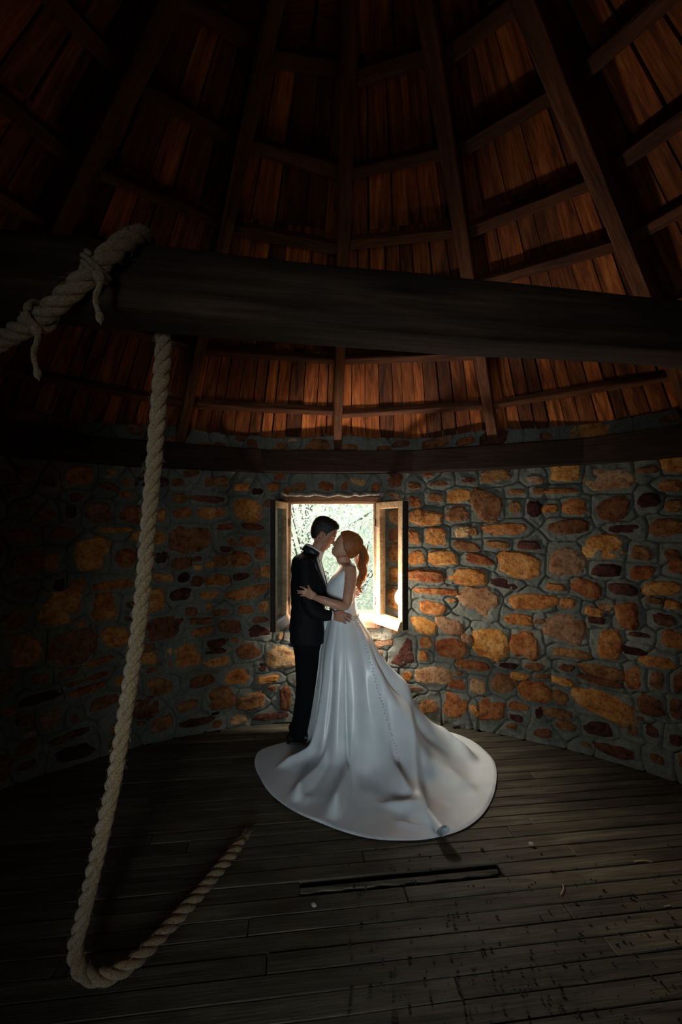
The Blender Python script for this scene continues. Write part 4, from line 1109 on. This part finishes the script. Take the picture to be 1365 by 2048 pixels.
for k in range(12):
    py = 1108 + 84*k/11
    for m in range(7): A.v.append(tuple(torso_edge(py, -24*(1-k/11)*1.0 + 48*(1-k/11)*m/6, push=0.004)))
for k in range(11):
    for m in range(6): A.f.append((k*7+m, k*7+m+1, (k+1)*7+m+1, (k+1)*7+m))
A.obj('shirt_front', 'shirt', groom)
A = Acc(); c0_, c1_ = ga[3].lerp(ga[4], 0.80), ga[4]     # cuff
A.tube([c0_, c0_.lerp(c1_, 0.7)], [0.0345, 0.034], n=16, sub=2, cap=False); A.obj('shirt_cuff', 'shirt', groom)
# trousers and shoes
tr = Acc(); tr.add(loft_closed([(616, 1250, .11, .17), (616, 1275, .115, .175), (615, 1292, .11, .17), (614, 1302, .10, .16)], GY))
for dy, kx in ((-0.085, 0), (0.09, 4)):
    tr.tube([P(615 + kx, 1272, GY + dy), P(614 + kx, 1320, GY + dy), P(612 + kx, 1372, GY + dy), P(605 + kx, 1425, GY + dy), P(598 + kx, 1462, GY + dy), P(597 + kx, 1471, GY + dy)],
            [(0.095, 0.10), (0.086, 0.094), (0.070, 0.076), (0.062, 0.070), (0.058, 0.068), (0.060, 0.072)], side=(0, 1, 0), n=18)
trousers = tr.remesh('trousers', 'trousers', groom, voxel=0.008, smooth=4)
for dy, kx in ((-0.085, 0), (0.09, 4)):
    x0 = P(598 + kx, 1471, GY + dy).x; y0 = GY + dy; A = Acc()
    A.tube([(x0 - 0.075, y0, 0.045), (x0 - 0.03, y0, 0.055), (x0 + 0.05, y0, 0.050), (x0 + 0.13, y0 - .008, 0.036), (x0 + 0.19, y0 - .01, 0.030)], [(0.034, 0.042), (0.038, 0.055), (0.040, 0.048), (0.046, 0.033), (0.034, 0.024)], side=(0, 1, 0), n=18)
    A.tube([(x0 - 0.085, y0, 0.010), (x0 + 0.03, y0, 0.010), (x0 + 0.14, y0 - .008, 0.010), (x0 + 0.205, y0 - .01, 0.012)], [(0.036, 0.010), (0.038, 0.010), (0.047, 0.010), (0.032, 0.009)], side=(0, 1, 0), n=16)
    A.remesh('shoe', 'shoe', groom, voxel=0.005, smooth=2)

def face_bits(fr, parent, brow_mat, lip_mat):
    for sg_ in (-1, 1):
        A = Acc(); A.tube([fr((0.083 - 0.010*k*k/9, sg_*(0.014 + 0.010*k), 0.0215 + 0.004*math.sin(k*0.9))) for k in range(4)], [0.0022, 0.0028, 0.0026, 0.0012], n=6, sub=3); A.obj('eyebrow', brow_mat, parent)
        A = Acc(); A.tube([fr((0.0835 - 0.0045*(k-1)**2*0.6, sg_*(0.020 + 0.0075*k), -0.0045)) for k in range(4)], [0.0010, 0.0015, 0.0015, 0.0009], n=5, sub=3); A.obj('eyelash', brow_mat, parent)
    A = Acc()
    for z_, x_, w_ in ((-.063, .0885, .019), (-.0755, .0875, .016)):
        A.tube([fr((x_ - 0.0065*abs(k-2)**1.6*0.55, w_*(k-2)/2, z_)) for k in range(5)], [0.0012, 0.003, 0.0036, 0.003, 0.0012], n=8, sub=3)
    A.obj('lips', lip_mat, parent)
M['lip'] = m_plain('lip', (0.36, 0.11, 0.09), 0.4, 60, 0.1, 0.1, 0.001)
face_bits(gh, groom, 'hair_dark', 'lip')

# ================= bride
BY = 3.565
bh = Frame(P(691, 1092.5, BY - 0.01), (-math.cos(R2(29)), -0.06, math.sin(R2(29))), (0.48, 0, 0.87), roll=R2(4), scale=0.93)
bb = Acc(); Hb = add_head(bb, bh, fem=1.0)
bb.tube([P(690, 1100, BY), P(687, 1114, BY), P(691, 1128, BY), P(692, 1140, BY)], [(0.046, 0.048), (0.044, 0.045), (0.052, 0.052), (0.08, 0.06)], side=(0, 1, 0), n=18)
bb.tube([bh((0.035, 0, -0.09)), P(680, 1108, BY), P(686, 1122, BY)], [(0.030, 0.034), (0.038, 0.04), (0.045, 0.045)], side=(0, 1, 0), n=16)
TR = [(693, 1125, .048, .075), (695, 1132, .064, .135), (693, 1142, .080, .160), (688, 1155, .098, .158), (683.5, 1172, .112, .150), (684, 1190, .108, .138), (686, 1212, .100, .128), (687.5, 1232, .106, .136), (688, 1245, .11, .14)]
bb.add(loft_closed(TR, BY, p=2.2))
ba_ = [P(699, 1137, BY - 0.125), P(701, 1160, BY - 0.165), P(697, 1190, BY - 0.215), P(692, 1211, BY - 0.245), P(672, 1209, BY - 0.275), P(648, 1201, BY - 0.272), P(630, 1194.5, BY - 0.248)]
bb.tube(ba_, [0.046, 0.043, 0.039, 0.034, 0.033, 0.028, 0.0205], n=14)
hb = 3.318
bb.tube([P(633, 1195.5, hb + .002), P(624, 1190.5, hb), P(613, 1185, hb + .012)], [(0.019, 0.017), (0.032, 0.014), (0.031, 0.010)], side=(-0.25, 0, 1), n=16)
nails = []
for kn, md_, tp in (((614.5, 1179.5), (608, 1176), (601, 1173.4)), ((612.5, 1183), (604.5, 1182), (596.3, 1181.7)), ((612.5, 1187), (605, 1186.6), (597.2, 1186.2)), ((614, 1190.5), (608, 1191), (602.3, 1191.2))):
    pts = [P(kn[0], kn[1], hb + .010), P(md_[0], md_[1], hb + .010), P((md_[0]+tp[0])/2, (md_[1]+tp[1])/2, hb + .020), P(tp[0], tp[1], hb + .036)]
    finger(bb, pts, .0082, .0058); nails.append((pts[-1], (pts[-1]-pts[-2]).normalized()))
finger(bb, [P(626, 1188, hb), P(622, 1181, hb), P(618.5, 1175.5, hb + .01), P(616.5, 1171, hb + .018)], .0095, .0065)
# far arm round the groom's shoulder
bfa = [P(697, 1140, BY + 0.115), P(690, 1168, BY + 0.18), P(676, 1200, BY + 0.25), P(640, 1204, BY + 0.30), P(612, 1200, BY + 0.285)]
bb.tube(bfa, [0.044, 0.041, 0.034, 0.027, 0.020], n=14)
for k in range(4): finger(bb, [P(611, 1195 + 3*k, BY + .285), P(604, 1194 + 3.4*k, BY + .27), P(598, 1194 + 3.6*k, BY + .24)], .0078, .006)
finger(bb, [P(614, 1194, BY + .28), P(610, 1188, BY + .275), P(607, 1184, BY + .26)], .0085, .0065)
bbo = bb.remesh('body', 'skin_bride', bride, voxel=0.0036, smooth=2)
for p, d in nails:
    A = Acc(); A.ball(p + Vector((0, -0.0045, 0.001)), (0.0055, 0.0022, 0.0042), 10, 6); A.obj('nail', 'nail', bride)
face_bits(bh, bride, 'hair_red', 'lip')
# bodice: satin shell over the torso, cut to a plunging front, lace panel at the back
Vb, mB, nB = loft([(x, y, hx + .005, hy_ + .005) for x, y, hx, hy_ in TR], BY, n=64, p=2.2, sub=8)
Vb = np.array(Vb).reshape(mB, nB, 3)
satin = np.zeros((mB, nB), bool); lace = np.zeros((mB, nB), bool)
for i in range(mB):
    for k in range(nB):
        th = 360*k/nB; fb = abs(((th - 180 + 180) % 360) - 180)      # 0 at the chest (facing -X), 180 at the back
        z = Vb[i, k, 2]; py = HZ - F*(z - CH)/BY
        top = np.interp(fb, [0, 22, 45, 70, 92, 110, 135, 180], [1172, 1160, 1145, 1134, 1134, 1152, 1190, 1205])
        satin[i, k] = py > top
        ltop = np.interp(fb, [80, 100, 140, 180], [1133.5, 1134, 1139, 1150]); lace[i, k] = fb > 84 and ltop < py < top + 4
for nm, msk, mt in (('bodice', satin, 'satin'), ('lace_panel', lace, 'lace')):
    A = Acc(); A.v = [tuple(v) for v in (Vb if nm == 'bodice' else Vb*1.0).reshape(-1, 3)]; A.f = sheet_faces(mB, nB, msk)
    o = A.obj(nm, mt, bride)
    bm = bmesh.new(); bm.from_mesh(o.data); bmesh.ops.delete(bm, geom=[v for v in bm.verts if not v.link_faces], context='VERTS'); bm.to_mesh(o.data); bm.free()
    if nm == 'bodice': md = o.modifiers.new('t', 'SOLIDIFY'); md.thickness = 0.004; md.offset = 1
# beaded belt
A = Acc(); r_ = random.Random(4); zw = P(688, 1232, BY).z
for row in range(3):
    for k in range(110):
        th = 2*math.pi*k/110 + row*0.02; x = W.x + 0.115*math.cos(th); y = BY + 0.145*math.sin(th)
        A.ball((x, y, zw + 0.012*(row-1) + r_.uniform(-.002, .002)), r_.uniform(.0035, .006), 6, 4)
A.obj('beaded_belt', 'bead', bride)
# hair
def bm_(p):
    x, y, z = p
    line = np.interp(x, [-.11, -.06, -.03, 0, .03, .05, .07, .11], [-.062, -.06, -.045, -.02, .008, .045, .070, .080])
    return min(1.0, (z - line)/0.012 + 0.25)
hair_cap('hair', bh, Hb, bm_, lambda p: np.interp(p[0], [-.11, -.05, .05, .09], [.020, .018, .010, .007]), 'hair_red', bride, 0.0025, 60)
bhair = Acc(); r_ = random.Random(9)
pc = [bh((-0.098, 0, 0.045)), P(718, 1089, BY), P(726, 1102, BY - .01), P(728.5, 1117, BY - .015), P(724.5, 1131, BY - .015), P(727, 1145, BY - .01), P(722.5, 1159, BY - .01), P(718, 1171, BY - .01), P(722, 1184, BY - .01)]
for k in range(85):
    a0 = r_.uniform(0, 6.28); rad0 = math.sqrt(r_.random()); ph = r_.uniform(0, 6.28); ln = r_.uniform(0.7, 1.0) if k > 25 else 1.0
    pts, m = [], len(pc)
    for i, c in enumerate(pc):
        f_ = i/(m-1); rr_ = (0.008 + 0.030*math.sin(math.pi*min(1, f_*1.05))**0.7)*rad0
        sw = 0.006*math.sin(ph + i*2.3)
        pts.append(Vector(c) + Vector((rr_*math.cos(a0 + f_*1.5) + sw, rr_*math.sin(a0 + f_*1.5), 0.008*math.sin(ph*2 + i))))
        if f_ > ln: break
    bhair.tube(pts, [0.0042 - 0.0026*(i/(len(pts)-1))**1.5 for i in range(len(pts))], n=5, sub=5, cap=False)
for k in range(14):      # loose curls on the inner side
    x0 = r_.uniform(708, 716); pts = [P(x0, 1112 + r_.uniform(-6, 4), BY + r_.uniform(-.03, .03))]
    for i in range(5): pts.append(pts[-1] + Vector((0.012*math.sin(i*1.9 + k) + 0.006, r_.uniform(-.006, .006), -0.02)))
    bhair.tube([pc[2].lerp(pc[3], r_.random())] + pts[1:], [0.0022, 0.002, 0.0018, 0.0015, 0.0012, 0.0008], n=4, sub=4, cap=False)
# rolled hair behind the ear
for k in range(26):
    y0 = r_.uniform(-0.06, 0.06); st_ = bh((0.02, y0*1.1, 0.02 - abs(y0)*0.2)); en = pc[0]
    mid = bh((-0.05, (0.082 if y0 > 0 else -0.082), -0.035 + 0.05*r_.random()))
    bhair.tube([bh((0.0, math.copysign(0.079, y0), 0.03*r_.random())), mid, bh((-0.095, y0*0.5, -0.02 + 0.05*r_.random())), en], [0.003, 0.005, 0.005, 0.004], n=5, sub=5, cap=False)
bhair.obj('ponytail', 'hair_red', bride)
hc0 = np.array([-0.01, 0, 0.01]); Hd = Hb.reshape(-1, 3) - hc0; Hr = np.linalg.norm(Hd, axis=1); Hd = Hd/Hr[:, None]
sw = Acc(); endd = np.array([-0.098, 0, 0.045]) - hc0; endd /= np.linalg.norm(endd)
hl = [(0.078, 0.0, 0.078), (0.066, 0.035, 0.066), (0.046, 0.056, 0.045), (0.020, 0.068, 0.012), (-0.012, 0.072, -0.018), (-0.045, 0.066, -0.048)]      # combed-back locks from the hairline to the tie
hl = catmull(hl, 9)
for sg_ in (-1, 1):
    for hp in hl:
        d0 = hp*np.array([1, sg_, 1]) - hc0; d0 /= np.linalg.norm(d0); pts = []
        for k in range(9):
            f_ = k/8; d = d0*(1-f_) + endd*f_ + np.array([0, 0, 0.10*math.sin(math.pi*f_)*(1 if hp[2] > 0 else -0.3)]); d /= np.linalg.norm(d)
            rr_ = Hr[np.argmax(Hd @ d)] + np.interp(f_, [0, 0.15, 0.8, 1], [0.002, 0.0105, 0.017, 0.012])
            pts.append(bh(hc0 + d*rr_ + np.array([0, r_.uniform(-.001, .001), r_.uniform(-.001, .001)])))
        sw.tube(pts, [0.002, 0.0042, 0.0048, 0.005, 0.005, 0.0048, 0.0042, 0.0036, 0.003], n=6, sub=3, cap=False)
sw.obj('hair_locks', 'hair_red', bride)
A = Acc(); c_ = Vector(pc[0]).lerp(Vector(pc[1]), 0.35); A.tube([c_ + Vector((0.002*math.cos(t_), 0.014*math.cos(t_), 0.014*math.sin(t_))) for t_ in np.linspace(0, 6.283, 15)], [0.004]*15, n=6, sub=1); A.obj('hair_tie', 'hair_dark', bride)

# ---- small litter on the floor
rl = random.Random(31); A = Acc()
for _ in range(300):
    x, y = rl.uniform(690, 1365), rl.uniform(1690, 2048)
    p = G(x, y); s_ = rl.uniform(0.002, 0.006)
    A.ball((p.x, p.y, s_*0.5), (s_*rl.uniform(0.7, 1.6), s_, s_*0.75), 6, 4)
tag(A.obj('crumb', 'droppings', None), 'dark crumbs and droppings scattered over the floor planks', 'litter', kind='stuff')
def pebble(x, y, s_, mat, label):
    p = G(x, y); bm = bmesh.new(); bmesh.ops.create_icosphere(bm, subdivisions=2, radius=s_)
    for v in bm.verts: v.co *= 1 + 0.35*vnoise(v.co.x*60, v.co.y*60, v.co.z*60 + x); v.co.z *= 0.6
    lo = min(v.co.z for v in bm.verts)
    me = bpy.data.meshes.new('pebble'); bm.to_mesh(me); bm.free()
    o = link('pebble', me, mat, None, (p.x, p.y, -lo - 0.002)); return tag(o, label, 'pebble')
pebble(1063, 1690, 0.014, 'pebble', 'pale grey pebble on the planks right of the rolled hem')
pebble(965, 1700, 0.010, 'droppings', 'black lump on the planks below the rolled hem')
pebble(628, 1812, 0.013, 'pebble', 'dull pebble on the planks beyond the rope end')
def chip(pts, w, mat, name, label):
    A = Acc(); q = [G(x, y) + Vector((0, 0, w*0.8)) for x, y in pts]; A.tube(q, [(w, w*0.6)]*len(q), n=6, sub=2)
    return tag(A.obj(name, mat, None), label, 'wood chip')
chip([(1122, 1790), (1128, 1778), (1126, 1770)], 0.0022, 'straw', 'wood_splinter', 'thin curled pale splinter standing out on the dark planks')
chip([(1270, 1724), (1290, 1722), (1305, 1725)], 0.0032, 'straw', 'wood_splinter', 'flat pale wood splinter lying along a plank near the wall')
chip([(1330, 1814), (1342, 1812)], 0.003, 'straw', 'wood_splinter', 'short yellowish wood chip on the planks')

# ================================================================== outdoors
hill_v, hill_f = [], []
for i in range(41):
    for j in range(41):
        x = -40 + 2*i; y = -20 + 2.5*j
        z = -4.2 + 0.4*vnoise(x*0.15, y*0.15) + max(0, y - 10)*0.16
        hill_v.append((x, y, z))
for i in range(40):
    for j in range(40): a = i*41 + j; hill_f.append((a, a+41, a+42, a+1))
hill = mesh_obj('ground', hill_v, hill_f, 'ground', None, True); tag(hill, kind='structure', label='dry hillside outside the window')
def tree(x, y, zb, h, rx, n, mat, label, leaf=0.06, seed=1):
    r = np.random.default_rng(seed); root = empty('tree', (x, y, zb)); tag(root, label, 'tree', 'trees on the hillside')
    A = Acc(); top = zb + h
    A.tube([(x, y, zb - 0.2), (x + 0.1, y, zb + h*0.3), (x - 0.05, y + 0.1, zb + h*0.75)], [0.17, 0.12, 0.05], n=8)
    cz = zb + h*0.62; rz = h*0.42
    rl_ = random.Random(seed)
    for _ in range(16):
        th = rl_.uniform(0, 6.28); el = rl_.uniform(-0.3, 1.2)
        s0 = (x, y, zb + h*rl_.uniform(0.25, 0.6)); e = (x + rx*0.9*math.cos(th)*math.cos(el), y + rx*0.9*math.sin(th)*math.cos(el), cz + rz*0.85*math.sin(el))
        m = tuple((a_+b_)/2 + rl_.uniform(-0.2, 0.2) for a_, b_ in zip(s0, e)); A.tube([s0, m, e], [0.05, 0.03, 0.01], n=5, sub=3)
    A.obj('branches', 'bark', root)
    # leaves in clumps
    nc = 150; d = r.standard_normal((nc, 3)); d /= np.linalg.norm(d, axis=1)[:, None]; rad_ = r.uniform(0.35, 1.0, nc)[:, None]
    cl_ = np.array([x, y, cz]) + d*rad_*np.array([rx, rx, rz])
    ci = r.integers(0, nc, n); p = cl_[ci] + r.standard_normal((n, 3))*np.array([rx, rx, rz])*0.11
    u_ = r.standard_normal((n, 3)); u_ /= np.linalg.norm(u_, axis=1)[:, None]; v_ = np.cross(u_, r.standard_normal((n, 3))); v_ /= np.linalg.norm(v_, axis=1)[:, None]
    ln = leaf*r.uniform(0.6, 1.3, n)[:, None]; wd = ln*0.22
    q = np.stack([p - u_*ln*0.5, p + v_*wd, p + u_*ln*0.5, p - v_*wd], 1).reshape(-1, 3)
    f = np.arange(4*n).reshape(-1, 4)
    tag(mesh_obj('foliage', q.tolist(), f.tolist(), mat, root), kind='stuff')
tree(-0.25, 9.0, -4.2, 6.6, 2.2, 30000, 'leaf_a', 'grey-green tree filling the window view behind the couple', 0.085, 1)
tree(4.9, 9.6, -4.0, 6.4, 1.9, 9000, 'leaf_b', 'olive-green tree beside the grey-green tree, on the right casement side', 0.085, 2)
tree(-5.4, 10.0, -3.9, 6.6, 2.0, 9000, 'leaf_b', 'olive-green tree beside the grey-green tree, on the left casement side', 0.10, 3)
tree(-1.2, 15.6, -3.2, 9.5, 3.3, 22000, 'leaf_a', 'tall tree rising behind the tree at the window', 0.11, 4)
tree(7.0, 15.5, -3.2, 8.0, 3.0, 9000, 'leaf_a', 'round tree standing far back behind the olive-green trees', 0.11, 5)
